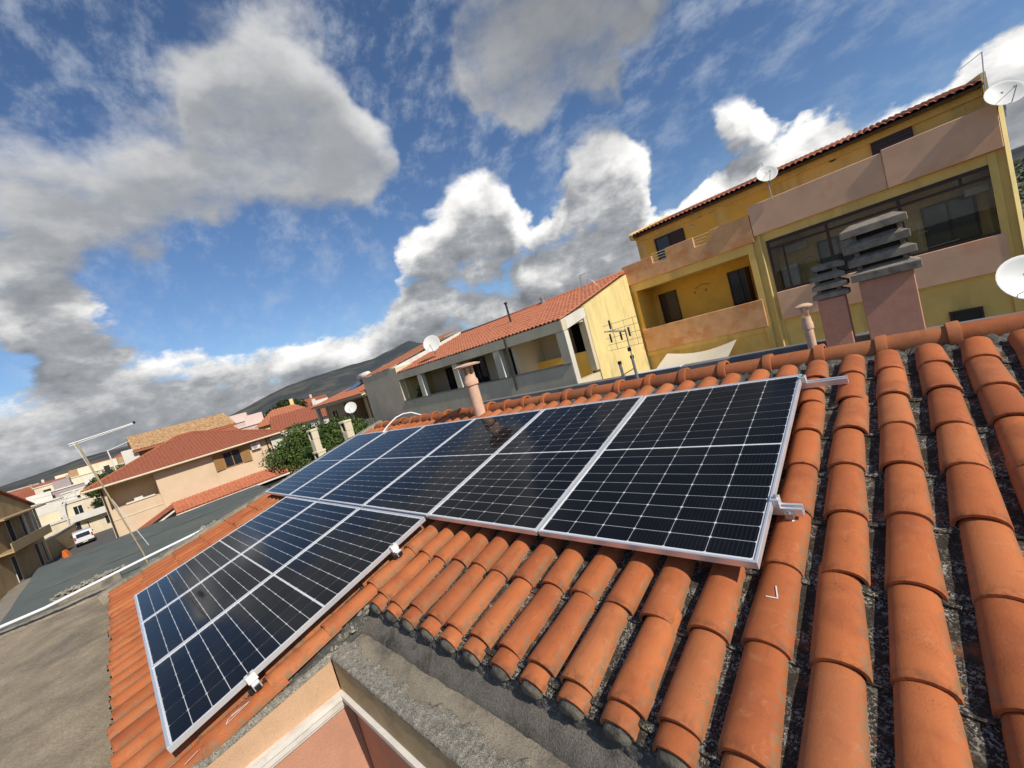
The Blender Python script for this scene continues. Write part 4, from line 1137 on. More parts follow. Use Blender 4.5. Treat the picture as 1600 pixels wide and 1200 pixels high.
# ------------------------------------------------------------------ neighbour's flat roof between us and the cream house
fb = thing('flat_roof_building', 'low building with flat grey-green bitumen roof beyond the roof verge', 'building', (-18, -.6, 0))
b = MB(); b.box(-9.9, 9.9, -5.6, 3.0, 0, 6.0); b.build('wall', M['tan_wall'], fb)
b = MB(); N = 40
for i in range(N + 1):
    for j in range(N + 1):
        x = -9.95 + 19.9 * i / N; y = -5.7 + 8.75 * j / N; b.v.append((x, y, 6.28 + .03 * fbm(x * .6, y * .6, 4)))
for i in range(N):
    for j in range(N):
        a = i * (N + 1) + j; b.f.append((a, a + N + 1, a + N + 2, a + 1))
b.build('roof_membrane', M['membrane'], fb, True)
b = MB(); b.box(-9.96, 9.95, -5.72, 3.07, 6.002, 6.20); b.build('roof_slab', M['pave'], fb)
for k in range(7):
    x = -8.4 + 2.6 * k + .5 * math.sin(5 * k); b = MB(); b.box(x, x + .09, -5.68, 3.0, 6.286, 6.316); b.build('lap_joint', M['membrane'], fb)
b = MB(); b.box(-3.05, -.8, -1.95, -1.75, 6.25, 6.62) if False else None
# rough stone kerb and a mortar heap on the flat roof, close to our verge
def rubble(name, parent, pts, n, s0, s1, mat, seed):
    rr = random.Random(seed); mb = MB()
    for q in range(n):
        t_ = rr.random() * (len(pts) - 1); i = int(t_); f = t_ - i
        p = Vector(pts[i]).lerp(Vector(pts[i + 1]), f) + Vector((rr.gauss(0, .05), rr.gauss(0, .05), rr.uniform(-.03, .06)))
        s = rr.uniform(s0, s1); bm = bmesh.new()
        for _ in range(10): bm.verts.new(p + Vector((rr.gauss(0, 1), rr.gauss(0, 1), rr.gauss(0, .7))).normalized() * s)
        bmesh.ops.convex_hull(bm, input=bm.verts)
        keep = [v for v in bm.verts if v.link_faces]; idx = {v: k for k, v in enumerate(keep)}
        mb.add([v.co.copy() for v in keep], [tuple(idx[v] for v in f_.verts) for f_ in bm.faces]); bm.free()
    return mb.build(name, M[mat], parent, kind='stuff')
st = thing('stone_kerb', 'short rough stone wall top beyond the white pipe', 'wall', (-10.2, -4.2, 6.28))
b = MB(); b.box(-.12, .12, -.13, .66, 0, 1.52); b.build('core', M['concrete'], st)
rubble('stones', st, [(0, -.12, 1.51), (0, .3, 1.53), (0, .66, 1.54)], 260, .015, .045, 'concrete_rough', 3)
st = thing('mortar_heap', 'lumpy pale mortar ridge at the foot of the leaning aerial', 'mortar', (-8.5, -2.6, 6.28))
b = MB(); b.box(-.5, .3, -.55, .75, 0, 1.70); b.build('core', M['concrete'], st)
rubble('stones', st, [(-.1, -.5, 1.68), (-.1, 0, 1.78), (-.15, .4, 1.86), (-.2, .75, 1.86)], 260, .025, .075, 'concrete_rough', 4)

# ------------------------------------------------------------------ cream house across the flat roof (facade facing +X at x = -42)
ch = thing('cream_house', 'cream two-storey house with red hip roof and brown open shutters', 'house', (-42, 2, 0))
def cbx(name, mat, boxes, bevel=0.0, parent=None):
    b = MB()
    for q in boxes: b.box(q[0] + 42, q[1] + 42, q[2] - 2, q[3] - 2, q[4], q[5])
    return b.build(name, M[mat], parent or ch, bevel=bevel)
cbx('wall', 'cream', [(-52, -42, -.93, 7.25, 0, 8.40), (-52, -43.8, -3.98, -.94, 0, 8.40), (-43.79, -42, -3.98, -.94, 0, 6.62), (-43.79, -42.0, -3.98, -3.70, 6.621, 8.40)])
cbx('bay', 'cream', [(-50, -41.98, 7.251, 8.45, 0, 6.55), (-50, -42.2, 7.251, 8.45, 6.551, 8.4)])
cbx('wall_band', 'cream_wall', [(-41.998, -41.96, -3.98, -.94, 5.84, 5.90)])
cbx('loggia_ceiling', 'cream_wall', [(-43.79, -42.02, -3.7, -.94, 8.30, 8.39)])
b = MB(); b.box(.24, .28, 5.35, 6.40, 6.60, 8.28); bw = b.build('bay_window', M['white_trim'], ch)
b = MB(); b.box(.282, .29, 5.42, 6.33, 6.68, 8.20); b.build('pane', M['glass'], bw)
b = MB()
for k in range(12): b.box(.20, .23, 5.42, 6.33, 6.70 + .12 * k, 6.79 + .12 * k)
b.build('blind', M['white_wall'], bw)
w = window_part(ch, 'x+', 1.57, 2.88, 6.90, 8.27, 0.0, 'wood', mull=1)
for y0, y1, tilt in ((.86, 1.55, .12), (2.90, 3.57, -.12)):
    b = MB(); b.box(0, .04, -(y1 - y0) / 2, (y1 - y0) / 2, -.69, .69)
    s = place('shutter', b.mesh('shutter', M['wood'], False, .005), ch, (.09, (y0 + y1) / 2, 7.58), (0, 0, tilt))
    l = MB()
    for k in range(14): l.box(.041, .055, -(y1 - y0) / 2 + .08, (y1 - y0) / 2 - .08, -.60 + .088 * k, -.545 + .088 * k)
    l.build('slat', M['wood'], s)
b = MB(); b.box(.01, .32, 3.73, 4.43, 7.70, 8.30); ac = b.build('air_conditioner', M['white_trim'], ch, bevel=.02)
b = MB(); b.lathe([(.22, 0), (.22, .012)], 20, (.325, 4.0, 8.0), Matrix.Rotation(R(90), 3, 'Y')); b.build('fan_grille', M['grey_house'], ac)
b = MB(); b.tube([(.05, 5.06, 8.45), (.05, 5.04, 5.6)], .05, 8); b.build('downpipe', M['metal_dark'], ch)
b = MB(); b.tube([(.35, -6.05, 8.42), (.05, -5.9, 8.2), (.04, -5.88, 4.0)], .06, 8); b.build('downpipe', M['metal_dark'], ch)
b = MB(); b.tube([(.02, 4.5, 7.7), (.02, 4.52, 6.0)], .012, 5); b.build('cable', M['metal_dark'], ch)
# hip roof
ex0, ex1, ey0, ey1, ez = .75, -11.0, -6.75, 6.75, 8.56
apL, apR = Vector((-5.2, -.3, 10.75)), Vector((-5.2, .9, 10.75))
Cq = [Vector((ex0, ey0, ez)), Vector((ex0, ey1, ez)), Vector((ex1, ey1, ez)), Vector((ex1, ey0, ez))]
b = MB(); b.add(Cq + [apL, apR], [(0, 1, 5, 4), (1, 2, 5), (2, 3, 4, 5), (3, 0, 4)]); b.add([q - Vector((0, 0, .14)) for q in Cq] + Cq, [(0, 3, 2, 1), (0, 1, 5, 4), (1, 2, 6, 5), (2, 3, 7, 6), (3, 0, 4, 7)])
rf = b.build('roof', M['tile_red'], ch)
def rolls_on_face(parent, A, Bp, T0, T1, pitch, mat, name='roof_rolls'):
    """rolls up a trapezoid face from eave A-B to ridge T0-T1"""
    mb = MB(); A, Bp, T0, T1 = map(Vector, (A, Bp, T0, T1)); e = (Bp - A); L = e.length; e.normalize(); n = e.cross(T0 - A).normalized()
    if n.z < 0: n = -n
    up = n.cross(e).normalized(); H = (T0 - A).dot(up)
    if H < 0: up = -up; H = -H
    a0 = (T0 - A).dot(e); a1 = (T1 - A).dot(e); k = 0; x = pitch / 2
    while x < L:
        hmax = H if a0 <= x <= a1 else (H * x / a0 if x < a0 else H * (L - x) / (L - a1))
        if hmax > .15:
            p0 = A + e * x + up * -.03; nseg = max(1, int(hmax / 1.2)); r_ = pitch * .30
            vs = []; fs = []
            for s in range(2):
                y = hmax * s
                for i in range(5):
                    an = math.pi * i / 4; vs.append(p0 + up * y + e * (-r_ * math.cos(an)) + n * (r_ * .8 * math.sin(an)))
            for i in range(4): fs.append((i, i + 1, 6 + i, 5 + i))
            fs.append((0, 1, 2, 3, 4)); mb.add(vs, fs)
        x += pitch
    o = mb.build(name, mat, parent); o['kind'] = 'stuff'; return o
rolls_on_face(rf, Cq[0], Cq[1], apL, apR, .24, M['tile_red'])
rolls_on_face(rf, Cq[3], Cq[0], apL, apL, .24, M['tile_red'])
for p, q in ((apL, Cq[0]), (apR, Cq[1]), (apL, apR)):
    b = MB(); b.tube([p + Vector((0, 0, .02)), q + Vector((0, 0, .02))], .11, 8); b.build('hip_tiles', M['tile_red'], rf)
b = MB(); b.tube([(ex0 + .06, ey0 - .06, ez - .05), (ex0 + .06, ey1 + .06, ez - .05)], .075, 8); b.build('gutter', M['cream_wall'], ch)
b = MB(); b.box(-10.9, .70, -6.7, 6.7, 8.405, 8.418); b.build('soffit', M['cream_wall'], ch)
# lean-to roof along the front with a sloping side
b = MB(); b.prism([(.002, 5.62), (1.75, 4.92), (1.75, 4.80), (.002, 5.48)][::-1], 'y', -2.55, 6.45); ln = b.build('lean_to', M['tile_far'], ch)
tile_sheet('lean_to_tiles', M['tile_far'], ch, (1.78, 6.45, 4.94), (0, -1, 0), Vector((-1.75, 0, .70)), 9.0, 1.86, .26, .9, .075, 6, .03)
b = MB(); b.tube([(1.82, -2.6, 4.80), (1.82, 6.5, 4.80)], .07, 8); b.build('gutter', M['white_trim'], ch)
b = MB(); b.prism([(-5.3, 4.30), (-2.56, 5.42), (-2.56, 5.60), (-5.3, 4.48)], 'x', .05, 1.3); b.build('porch_roof', M['tile_red'], ch)
b = MB(); b.prism([(-5.2, 4.02), (-2.58, 5.12), (-2.58, 5.24), (-5.2, 4.14)], 'x', 1.31, 1.42); b.build('porch_beam', M['white_trim'], ch)
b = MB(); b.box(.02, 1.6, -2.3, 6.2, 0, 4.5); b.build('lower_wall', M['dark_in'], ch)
for x in (0.4, 1.2):
    pass
b = MB(); b.box(-.7, -.2, -4.9, -3.2, 6.7, 6.78); b.box(-.6, -.3, -4.4, -3.9, 6.78, 6.95); b.build('stored_boards', M['white_wall'], ch)

# ------------------------------------------------------------------ brown tiled house behind it
bh = thing('brown_roof_house', 'long house with mottled ochre-brown tile roof behind the cream house', 'house', (-60, 3.8, 0))
b = MB(); b.box(-8, .0, -4.3, 4.4, 0, 10.7); b.build('wall', M['tan_house'], bh)
b = MB(); b.box(-.6, .5, -5.6, -4.31, 0, 11.0); b.build('chimney_stack', M['white_wall'], bh)
tile_sheet('roof_tiles', M['tile_brown'], bh, (.9, 4.9, 10.75), (0, -1, 0), Vector((-4.4, 0, 1.75)), 9.6, 4.7, .26, .40, .06, 5, .03)
b = MB(); b.add([(.85, -4.7, 10.70), (.85, 4.9, 10.70), (-3.6, 4.9, 12.48), (-3.6, -4.7, 12.48), (-8.2, 4.9, 10.7), (-8.2, -4.7, 10.7)], [(0, 1, 2, 3), (3, 2, 4, 5), (0, 3, 5), (1, 4, 2)]); b.build('roof', M['tile_brown'], bh)
b = MB(); b.box(.86, .98, -4.75, 4.95, 10.50, 10.74); b.build('fascia', M['tile_red'], bh)
tile_sheet('lower_roof', M['tile_red'], bh, (3.2, 4.6, 9.85), (0, -1, 0), Vector((-3.0, 0, .75)), 7.4, 3.0, .26, .40, .06, 5, .03)
window_part(bh, 'x+', -3.4, -2.0, 9.0, 10.3, .0, mull=1); window_part(bh, 'x+', 1.0, 2.6, 9.0, 10.3, .0, mull=1)
yagi('roof_antenna', 'pale aerial mast left of the brown tiled roof', (-55, -2.6, 8.2), (-55.1, -2.75, 11.3), (0, 1, .25), 1.7, 7, .25, r=.05, mat='dish')

# ------------------------------------------------------------------ houses of the row to the left of the grey house
ah = thing('arched_loggia_house', 'ochre house with arched loggia and orange roof left of the grey wall', 'house', (-27.5, 8.3, 0))
b = MB(); b.box(-4.2, 4.4, 2.2, 6.5, 0, 9.75); b.build('wall', M['tan_house'], ah)
b = MB(); b.box(-4.2, 4.4, 0, .25, 0, 8.2); b.build('parapet_wall', M['grey_render'], ah)
for k, x in enumerate((-4.2, -2.3, .55, 1.45, 3.9)):
    b = MB(); b.box(x, x + .32, .01, .24, 8.201, 9.6); b.build('column', M['tan_house'] if k else M['cream_wall'], ah)
b = MB(); b.box(-4.2, 4.4, 0, .25, 9.601, 9.80); b.build('front_beam', M['grey_render'], ah)
b = MB(); b.box(-1.98, .54, .05, .22, 8.202, 9.6); b.build('infill_wall', M['tan_house'], ah)
for x in (.87,):
    b = MB(); n = 8; pl = [(x + .58 * i / n, 9.6) for i in range(n + 1)] + [(x + .29 + .29 * math.cos(math.pi * i / n), 9.30 + .29 * math.sin(math.pi * i / n) - .02) for i in range(n + 1)]
    b.prism(pl, 'y', .03, .22); b.build('arch', M['tan_house'], ah)
window_part(ah, 'y-', -3.4, -2.6, 8.0, 9.4, 2.2, mull=0); window_part(ah, 'y-', 2.4, 3.2, 8.0, 9.5, 2.2, mull=0); window_part(ah, 'y-', -1.2, -.6, 8.4, 9.2, .05, mull=0)
tile_sheet('roof_tiles', M['tile_far'], ah, (-4.3, -.3, 9.82), (1, 0, 0), Vector((0, 5.4, 1.15)), 8.7, 5.6, .22, .36, .05, 5, .02)
b = MB(); b.prism([(-.25, 9.80), (5.3, 10.93), (5.3, 10.7), (-.25, 9.70)][::-1], 'x', -4.28, 4.39); b.build('roof_deck', M['grey_render'], ah)
for x, l in ((-1.5, 'low'), (2.3, 'high')):
    o = thing('water_heater', 'white solar water tank lying on the arched house roof, %s' % ('left one' if l == 'low' else 'right one by the grey wall'), 'water tank', (-27.5 + x, 11.0, 10.55), 0, 'solar water tanks')
    t_ = MB(); t_.tube([(-.75, .5, .55), (.75, .5, .55)], .26, 14); t_.build('tank', M['white_wall'], o, True)
    t_ = MB(); t_.prism([(-.9, -.25), (.45, .28), (.45, .33), (-.9, -.20)], 'x', -.8, .8); t_.build('collector', M['pane'], o)
    t_ = MB(); t_.tube([(-.6, .5, -.2), (-.6, .5, .35)], .025, 5); t_.tube([(.6, .5, -.2), (.6, .5, .35)], .025, 5); t_.build('stand', M['metal'], o)

def town_house(label, az, dist, w, d, h, wall='cream_wall', roof='flat', roofm='tile_red', rot=0.0, storeys=2, zb=0.0, nwin=3, balc=False):
    """w across the line of sight, d along it; roof: flat, gable, hip"""
    x, y = .53 + dist * math.cos(R(az)), -3.25 + dist * math.sin(R(az))
    o = thing('town_house', label, 'house', (x, y, zb), R(az + 180) + rot, 'houses of the town beyond')
    b = MB(); b.box(-d, 0, -w / 2, w / 2, 0, h); b.build('wall', M[wall], o)
    if roof == 'flat':
        b = MB(); b.box(-d - .2, .2, -w / 2 - .2, w / 2 + .2, h + .002, h + .18); b.build('roof_slab', M['grey_light'], o)
        b = MB(); b.box(-d * .7, -d * .4, -w * .2, w * .12, h + .182, h + 1.7); b.build('stair_head', M[wall], o)
    else:
        rh = min(2.2, d * .24); ov = .5
        if roof == 'gable': vs = [(ov, -w/2-ov, h), (ov, w/2+ov, h), (-d-ov, w/2+ov, h), (-d-ov, -w/2-ov, h), (-d/2, -w/2-ov, h+rh), (-d/2, w/2+ov, h+rh)]
        else: vs = [(ov, -w/2-ov, h), (ov, w/2+ov, h), (-d-ov, w/2+ov, h), (-d-ov, -w/2-ov, h), (-d/2, -w/2+w*.28, h+rh), (-d/2, w/2-w*.28, h+rh)]
        b = MB(); b.add(vs, [(0, 1, 5, 4), (1, 2, 5), (2, 3, 4, 5), (3, 0, 4), (0, 3, 2, 1)]); r_ = b.build('roof', M[roofm], o)
        rolls_on_face(r_, vs[0], vs[1], vs[4], vs[5], .34, M[roofm])
        c = MB(); c.box(-d*.55, -d*.55+.5, w*.15, w*.15+.5, h+rh*.5, h+rh+.9); c.build('chimney', M[wall], o)
    sh = h / storeys
    for s in range(storeys):
        for k in range(nwin):
            yc = -w / 2 + w * (k + .5) / nwin; z0 = s * sh + sh * .28
            window_part(o, 'x+', yc - .55, yc + .55, z0, z0 + sh * .48, .0, 'white_trim' if (k + s) % 2 else 'wood_dark', mull=1)
        if balc and s > 0:
            b = MB(); b.box(.002, 1.2, -w * .42, w * .42, s * sh - .12, s * sh + .02); b.box(1.1, 1.2, -w * .42, w * .42, s * sh + .021, s * sh + .95); b.build('balcony', M['white_wall'], o)
    return o
TH = [
 ('pink town house with flat roof behind the cream house', 166.6, 74, 8.0, 8, 10.0, 'pink_house', 'flat', '', 2, False),
 ('pink and white town house left of the dark tree', 168.2, 92, 9.0, 9, 11.2, 'pink_house', 'flat', '', 3, True),
 ('ochre town house showing an orange roof over the trees', 163.6, 66, 7.0, 8, 9.4, 'yellow_pale', 'hip', 'tile_far', 2, False),
 ('bright white town house with red roof above the tree', 161.4, 62, 8.0, 8, 8.4, 'white_wall', 'gable', 'tile_red', 2, True),
 ('long white town house with balconies under the hills', 159.2, 84, 9.0, 9, 9.6, 'white_wall', 'flat', '', 3, True),
 ('cream gabled town house with a tall chimney against the hills', 160.8, 110, 9.0, 9, 10.6, 'cream', 'gable', 'tile_red', 3, False),
 ('small cream town house left of the round white tanks', 163.2, 104, 8.0, 8, 9.6, 'cream_wall', 'gable', 'tile_red', 3, False),
 ('far white town house below the bare hill', 170.5, 135, 12.0, 10, 11.0, 'white_wall', 'flat', '', 3, False),
 ('far beige town house right of the brown tiled roof', 169.4, 160, 14.0, 10, 12.5, 'cream_wall', 'flat', '', 3, False),
 ('long beige town building with grey roof edge behind the aerial', -179.6, 128, 20.0, 10, 9.8, 'cream_wall', 'flat', '', 3, False),
 ('low tan town building with pitched roof behind the aerial', 179.2, 150, 18.0, 10, 9.6, 'tan_house', 'gable', 'tile_brown', 3, False),
 ('white town house with balcony left of the cream house eave', -178.9, 104, 8.0, 8, 7.6, 'white_wall', 'flat', '', 2, True),
 ('lilac-grey town block with a white glazed loft', -176.9, 112, 7.0, 8, 8.4, 'lilac', 'flat', '', 3, False),
 ('white terraced town house with a balcony beside the lilac block', -175.6, 108, 9.0, 8, 7.0, 'white_wall', 'flat', '', 2, True),
 ('town house with broad red tile roof behind the lilac block', -176.3, 140, 18.0, 12, 7.8, 'grey_house', 'hip', 'tile_red', 2, False),
 ('pale yellow low town house behind the tan garden wall', -175.6, 98, 8.5, 8, 3.6, 'cream_wall', 'flat', '', 1, False),
 ('cream town house with arcade left of the cream house', -178.2, 98, 6.0, 7, 6.0, 'cream_wall', 'flat', '', 2, True),
 ('grey concrete town house behind the street lamp', -177.4, 126, 9.0, 9, 8.2, 'grey_house', 'flat', '', 2, False),
 ('white town house on the left horizon under the hills', -175.2, 170, 14.0, 10, 8.6, 'white_wall', 'gable', 'tile_red', 2, False),
 ('tan town house at far left behind the brown building', -174.0, 150, 14.0, 10, 8.0, 'tan_house', 'gable', 'tile_red', 2, False),
 ('far cream town block on the horizon left of the aerial', -177.6, 210, 20.0, 12, 10.4, 'cream_wall', 'flat', '', 3, False),
 ('far grey town block on the horizon behind the red roof', -174.8, 240, 26.0, 12, 10.0, 'grey_house', 'flat', '', 3, False),
 ('far white town block right of the leaning aerial', 178.4, 230, 22.0, 12, 11.2, 'white_wall', 'gable', 'tile_red', 3, False),
 ('pale town house with orange roof right of the aerial mast', 177.6, 190, 16.0, 10, 11.2, 'cream_wall', 'hip', 'tile_far', 3, False),
]
for q in TH:
    town_house(q[0], q[1], q[2], q[3], q[4], q[5], q[6], q[7], q[8] or 'tile_red', 0.0 if q[2] < 90 else .15 * math.sin(q[1] * 9), q[9], 0.0, max(2, int(q[3] / 3.2)), q[10])
# far spread of roofs and walls that reads as one mass
rr = random.Random(77); wallb, roofb = MB(), MB()
for q in range(260):
    az = rr.uniform(160, 187); ds = rr.uniform(260, 1500); w = rr.uniform(8, 22); h = rr.uniform(5, 9.5) + ds * .001
    if 170 < az: h = min(h, 8.6)
    x, y = ds * math.cos(R(az)), ds * math.sin(R(az)); d = rr.uniform(8, 14)
    wallb.box(x - d / 2, x + d / 2, y - w / 2, y + w / 2, -1, h)
    roofb.add([(x + d/2+.4, y-w/2-.4, h+.01), (x + d/2+.4, y+w/2+.4, h+.01), (x-d/2-.4, y+w/2+.4, h+.01), (x-d/2-.4, y-w/2-.4, h+.01), (x, y-w/2-.4, h+1.8), (x, y+w/2+.4, h+1.8)], [(0,1,5,4), (2,3,4,5), (1,2,5), (3,0,4)])
tw = wallb.build('distant_town', M['cream_wall'], None, kind='stuff', label='distant spread of pale houses at the foot of the hills', category='town')
tr = roofb.build('roofs', M['tile_red'], tw, kind='stuff')

# ------------------------------------------------------------------ tan house at the left edge, garden wall, post, lamp, van
tb = thing('tan_gable_house', 'tan rendered house with sloping gable top at the left edge', 'house', (-75, -12.2, 0), R(-10))
b = MB(); b.prism([(-7.5, 0), (14, 0), (14, 9.4), (4, 11.9), (-7.5, 7.9)], 'y', -9, 0); b.build('wall', M['tan_house'], tb)
b = MB(); b.prism([(-8.0, 7.75), (4, 12.02), (4, 12.2), (-8.0, 7.93)], 'y', -9.3, .3); b.build('roof', M['tile_red'], tb)
b = MB(); b.prism([(4.001, 12.02), (14.5, 9.35), (14.5, 9.53), (4.001, 12.2)], 'y', -9.3, .3); b.build('roof', M['tile_red'], tb)
for x0, x1, z0, z1 in ((-6.9, -6.2, .3, 3.0), (-4.2, -2.8, 4.3, 7.2), (-.5, .9, 4.3, 7.2), (-5.2, -4.0, .2, 3.2), (1.5, 2.7, .2, 3.2)):
    window_part(tb, 'y+', x0, x1, z0, z1, .0, 'white_trim', mull=0, pane='dark_in')
b = MB(); b.box(-5.5, 6, .002, 1.5, 3.85, 4.02); b.box(-5.5, 6, 1.4, 1.5, 4.021, 4.9); b.build('balcony', M['tan_house'], tb)
for x in (-3.6, -1.8, .0):
    b = MB(); b.tube([(x, 1.2, 4.9), (x, 1.2, 7.4)], .12, 8); b.build('balcony_post', M['grey_light'], tb)
b = MB(); b.box(-6, 6.2, .001, 1.7, 7.4, 7.55); b.build('balcony_canopy', M['tan_house'], tb)
o = thing('garden_wall', 'tan garden wall with a yellow end post beside the van', 'wall', (-89.5, -9.9, 0), R(-10))
b = MB(); b.box(-7, 6.5, -.3, 0, 0, 2.7); b.build('wall', M['tan_house'], o)
b = MB(); b.box(6.51, 7.1, -.45, .20, 0, 3.5); b.build('end_post', M['yellow_pale'], o, bevel=.03)
b = MB(); b.box(-7.05, 6.5, -.36, .06, 2.701, 2.8); b.build('coping', M['grey_light'], o)
o = thing('garden_wall', 'grey garden wall at the far side of the street behind the van', 'wall', (-112, -7, 0))
b = MB(); b.box(-.3, 0, -4.2, 5.2, 0, 2.6); b.build('wall', M['grey_house'], o)
b = MB(); b.box(-.38, .08, -4.25, 5.25, 2.601, 2.72); b.build('coping', M['grey_light'], o)
b = MB(); b.box(.001, .05, .6, 1.6, .1, 2.2); b.build('gate', M['white_trim'], o)
o = thing('street_lamp', 'curved white street lamp standing behind the van', 'street lamp', (-97, -9.3, 0))
b = MB(); b.tube([(0, 0, 0), (0, .05, 4.6), (0, .25, 6.2), (0, .9, 7.3), (0, 1.9, 7.75), (0, 2.6, 7.8)], .11, 10, True, .06); b.build('pole', M['dish'], o, True)
b = MB(); b.lathe([(.16, 0), (.16, .5), (.1, .55)], 10, (0, 0, 0)); b.build('base', M['metal'], o)
b = MB(); b.box(-.13, .13, 2.5, 3.15, 7.72, 7.86); b.build('lamp_head', M['grey_light'], o, bevel=.03)

vn = thing('parked_van', 'white van parked on the street beyond the flat roof', 'van', (-86.5, -7.75, .012), R(4))
# rear faces +X
b = MB(); prof = [(0, .45), (0.03, 1.2), (-.12, 1.95), (-.35, 2.05), (-3.2, 2.05), (-3.75, 1.35), (-4.7, 1.05), (-4.85, .45)]
secs = []
for y, ins in ((-.97, .05), (-.90, 0.0), (.90, 0.0), (.97, .05)):
    secs.append([(x * (1 - ins * .2) - ins * .6, y, z - (ins * .9 if z > 1.5 else 0)) for x, z in prof])
n = len(prof); vs = [p for s in secs for p in s]; fs = [tuple(range(n)), tuple(range(3 * n, 4 * n))[::-1]]
for s in range(3):
    for i in range(n): fs.append((s*n+i, s*n+(i+1) % n, (s+1)*n+(i+1) % n, (s+1)*n+i))
b.add(vs, fs); b.build('body', M['car_white'], vn, bevel=.03)
b = MB(); b.add([(.045, -.72, 1.25), (.045, .72, 1.25), (-.075, .66, 1.82), (-.075, -.66, 1.82)], [(0, 1, 2, 3)]); b.add([(.03, -.72, 1.25), (.03, .72, 1.25), (-.09, .66, 1.82), (-.09, -.66, 1.82)], [(3, 2, 1, 0)]); b.build('rear_window', M['pane'], vn)
for s in (-1, 1):
    b = MB(); b.box(-.05, .05, s * .86 - .08, s * .86 + .08, 1.0, 1.5); b.build('tail_light', M['red_light'], vn, bevel=.01)
    b = MB(); b.box(-3.1, -1.0, s * .978 - .006, s * .978 + .006, 1.3, 1.75); b.build('side_window', M['pane'], vn)
    b = MB(); b.box(-3.6, -3.4, s * 1.08 - .1, s * 1.08 + .1, 1.3, 1.5); b.build('mirror', M['black'], vn)
    for x in (-.85, -3.9):
        mt = Matrix.Rotation(R(90), 3, 'X'); b = MB(); b.lathe([(.2, -.11), (.33, -.11), (.33, .11), (.2, .11)], 20, (x, s * .86, .33), mt); wh = b.build('wheel', M['tyre'], vn)
        b = MB(); b.lathe([(.19, -.118), (.19, .118)], 14, (x, s * .86, .33), mt); b.build('rim', M['metal'], wh)
b = MB(); b.box(-.06, .10, -.95, .95, .32, .62); b.build('bumper', M['black'], vn, bevel=.03)
b = MB(); b.box(.101, .112, -.26, .26, .45, .56); b.build('number_plate', M['white_trim'], vn)
o = thing('barrier', 'orange plastic barrier beside the yellow end post', 'barrier', (-82.5, -9.6, .012))
for k in range(3):
    b = MB(); b.prism([(-.25, 0), (.25, 0), (.08, .8), (-.08, .8)], 'y', -.35 + .0, .35); place('block', b.mesh('block', M['orange'], False, .02), o, (1.1 * k, .15 * k, 0), (0, 0, R(70)))

# ------------------------------------------------------------------ trees and plants
def crown_mesh(name, mat, blobs, n, leaf, seed):
    rr = random.Random(seed); mb = MB(); tot = sum(r ** 2.2 for _, r in blobs)
    for c, r in blobs:
        c = Vector(c)
        for q in range(int(n * r ** 2.2 / tot)):
            d = Vector((rr.gauss(0, 1), rr.gauss(0, 1), rr.gauss(0, 1))).normalized()
            k = rr.random() ** .38; f = 1 + .28 * fbm(d.x * 2 + c.x, d.y * 2 + d.z * 1.7 + c.y, 3)
            p = c + Vector((d.x, d.y, d.z * .85)) * r * k * f
            s = leaf * rr.uniform(.6, 1.5); nrm = (d * .6 + Vector((rr.gauss(0, .6), rr.gauss(0, .6), rr.gauss(.3, .6)))).normalized()
            a = nrm.orthogonal().normalized(); a = (Matrix.Rotation(rr.random() * 6.28, 3, nrm) @ a); bb = nrm.cross(a)
            mb.add([p - a * s, p + bb * s * .42 + nrm * s * .12, p + a * s, p - bb * s * .42 + nrm * s * .12], [(0, 1, 2, 3)])
    return mb.build(name, mat)
def tree(name, label, base, blobs, n, leaf, mat, seed, group=None, trunk_r=.12, cat='tree'):
    o = thing(name, label, cat, base, 0, group)
    cr = crown_mesh('crown', M[mat], blobs, n, leaf, seed); cr.parent = o
    b = MB(); rr = random.Random(seed)
    top = Vector(blobs[0][0]); b.tube([(0, 0, -.05), top * .4 + Vector((.05, .03, 0)), top * .8], trunk_r, 8, True, trunk_r * .5)
    for c, r in blobs[1:]: b.tube([top * .45, (top * .45).lerp(Vector(c), .5) + Vector((0, 0, .1)), Vector(c)], trunk_r * .5, 6, True, trunk_r * .15)
    b.build('trunk', M['bark'], o, True)
    return o
tree('garden_tree', 'dense green citrus tree right of the cream house', (-23.4, 3.9, 0), [((0, 0, 7.9), 1.15), ((-.2, -.9, 7.7), .9), ((.2, .9, 8.2), .95), ((.5, .1, 7.0), 1.1), ((-.3, .3, 8.6), .8)], 11000, .075, 'leaf_green', 2, 'garden trees')
tree('garden_tree', 'taller green garden tree in front of the arched house', (-20.9, 5.3, 0), [((0, 0, 8.2), .95), ((.5, -.6, 7.8), .8), ((.3, .6, 8.0), .8), ((1.1, .5, 7.6), .8), ((-.8, -.2, 8.1), .8)], 9000, .075, 'leaf_green', 5, 'garden trees')
tree('garden_tree', 'dark green shrub-like tree lowest beside the roof verge', (-19.6, 3.9, 0), [((0, 0, 7.3), .8), ((.2, .8, 7.3), .8), ((0, -.6, 7.0), .7), ((-.9, -.2, 7.5), .8)], 7000, .075, 'leaf_green', 6, 'garden trees')
tree('pine_tree', 'dark round-topped pine above the town roofs', (-82, 21, 0), [((0, 0, 10.6), 2.4), ((.5, 2.2, 10.9), 1.8), ((0, -2.0, 10.4), 1.7), ((0, .5, 11.8), 1.5)], 7000, .26, 'leaf', 7, None, .3)
tree('street_tree', 'small green tree behind the brown tiled house chimney', (-66, -3.4, 0), [((0, 0, 8.2), 1.6), ((.3, 1.2, 8.6), 1.3), ((0, -1, 7.8), 1.2)], 5000, .16, 'leaf_green', 8, None, .2)
tree('street_tree', 'small dark tree among the walls behind the van', (-98, -5.2, 0), [((0, 0, 4.4), 1.5), ((.3, 1.2, 4.2), 1.2)], 3500, .17, 'leaf', 9, None, .15)
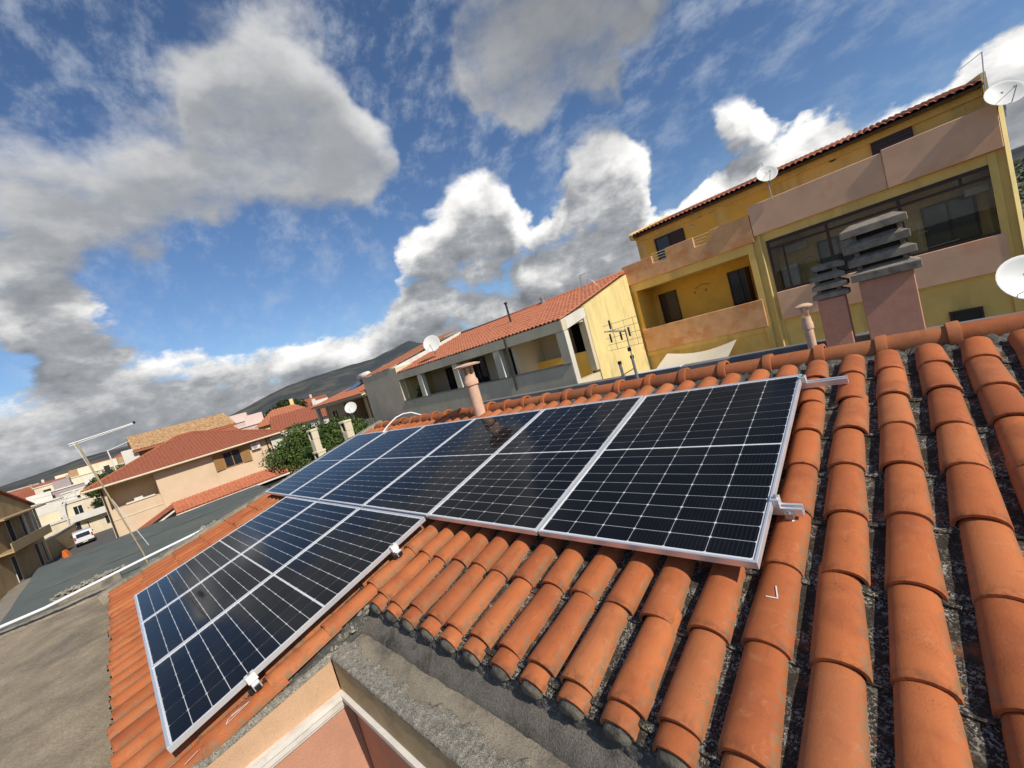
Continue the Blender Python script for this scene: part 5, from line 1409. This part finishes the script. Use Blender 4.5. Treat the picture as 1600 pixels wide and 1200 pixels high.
tree('street_tree', 'narrow dark tree behind the yellow end post', (-93, -13.4, 0), [((0, 0, 4.0), 1.2), ((0, 0, 2.6), 1.1)], 3500, .16, 'leaf', 10, None, .15)
tree('potted_shrub', 'leafy green shrub in the left bay of the grey loggia', (-18.1, 9.0, 7.85), [((0, 0, .95), .36), ((.2, -.1, 1.3), .30), ((-.25, .1, .8), .28)], 1500, .06, 'leaf_green', 11, None, .025, 'shrub')

def garden_chimney(label, x, y, zt, w):
    o = thing('vent_stack', label, 'vent stack', (x, y, 0), .2, 'small cream vent stacks')
    b = MB(); b.box(-w, w, -w, w, 0, zt - .45); b.build('stack', M['cream_wall'], o, bevel=.02)
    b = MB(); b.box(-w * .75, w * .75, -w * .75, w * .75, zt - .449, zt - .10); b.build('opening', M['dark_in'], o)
    b = MB()
    for sx in (-1, 1): b.box(sx * w * .85 - .03, sx * w * .85 + .03, -w, w, zt - .449, zt - .101)
    b.build('cheek', M['cream_wall'], o)
    b = MB(); b.box(-w * 1.15, w * 1.15, -w * 1.15, w * 1.15, zt - .10, zt); b.build('cap', M['cream_wall'], o, bevel=.02)
garden_chimney('cream vent stack with dark opening in front of the trees, right one', -17.0, 4.05, 8.86, .17)
garden_chimney('cream vent stack half buried in foliage, left one', -18.6, 3.2, 8.86, .15)
garden_chimney('short pale vent stack just beyond the roof verge', -17.2, 2.75, 8.0, .17)
o = thing('garden_outbuilding', 'low dark shed wall with red tile top below the trees', 'shed', (-20.3, 6.2, 0))
b = MB(); b.box(-1.2, 1.6, -.6, 1.2, 0, 7.2); b.build('wall', M['grey_house'], o)
b = MB(); b.prism([(-.75, 7.20), (1.3, 7.55), (1.3, 7.68), (-.75, 7.33)], 'x', -1.35, 1.75); b.build('roof', M['tile_red'], o)

# overhead wires between the houses along the street
for lab, a_, b_ in (('thin overhead wire crossing the street behind the van', (-84, -12.0, 8.2), (-52, -3.0, 8.3)), ('thin overhead wire running along the street to the lamp', (-97, -9.2, 7.4), (-130, -2, 8.4)), ('thin overhead wire between the town roofs left of the aerial', (-100, -12, 8.2), (-95, 3, 9.0))):
    A_, B_ = Vector(a_), Vector(b_); c = MB()
    c.tube([A_.lerp(B_, k / 12) - Vector((0, 0, .5 * 4 * (k / 12) * (1 - k / 12))) for k in range(13)], .018, 5)
    c.build('overhead_wire', M['cable'], None, True, label=lab, category='wire', group='overhead wires')
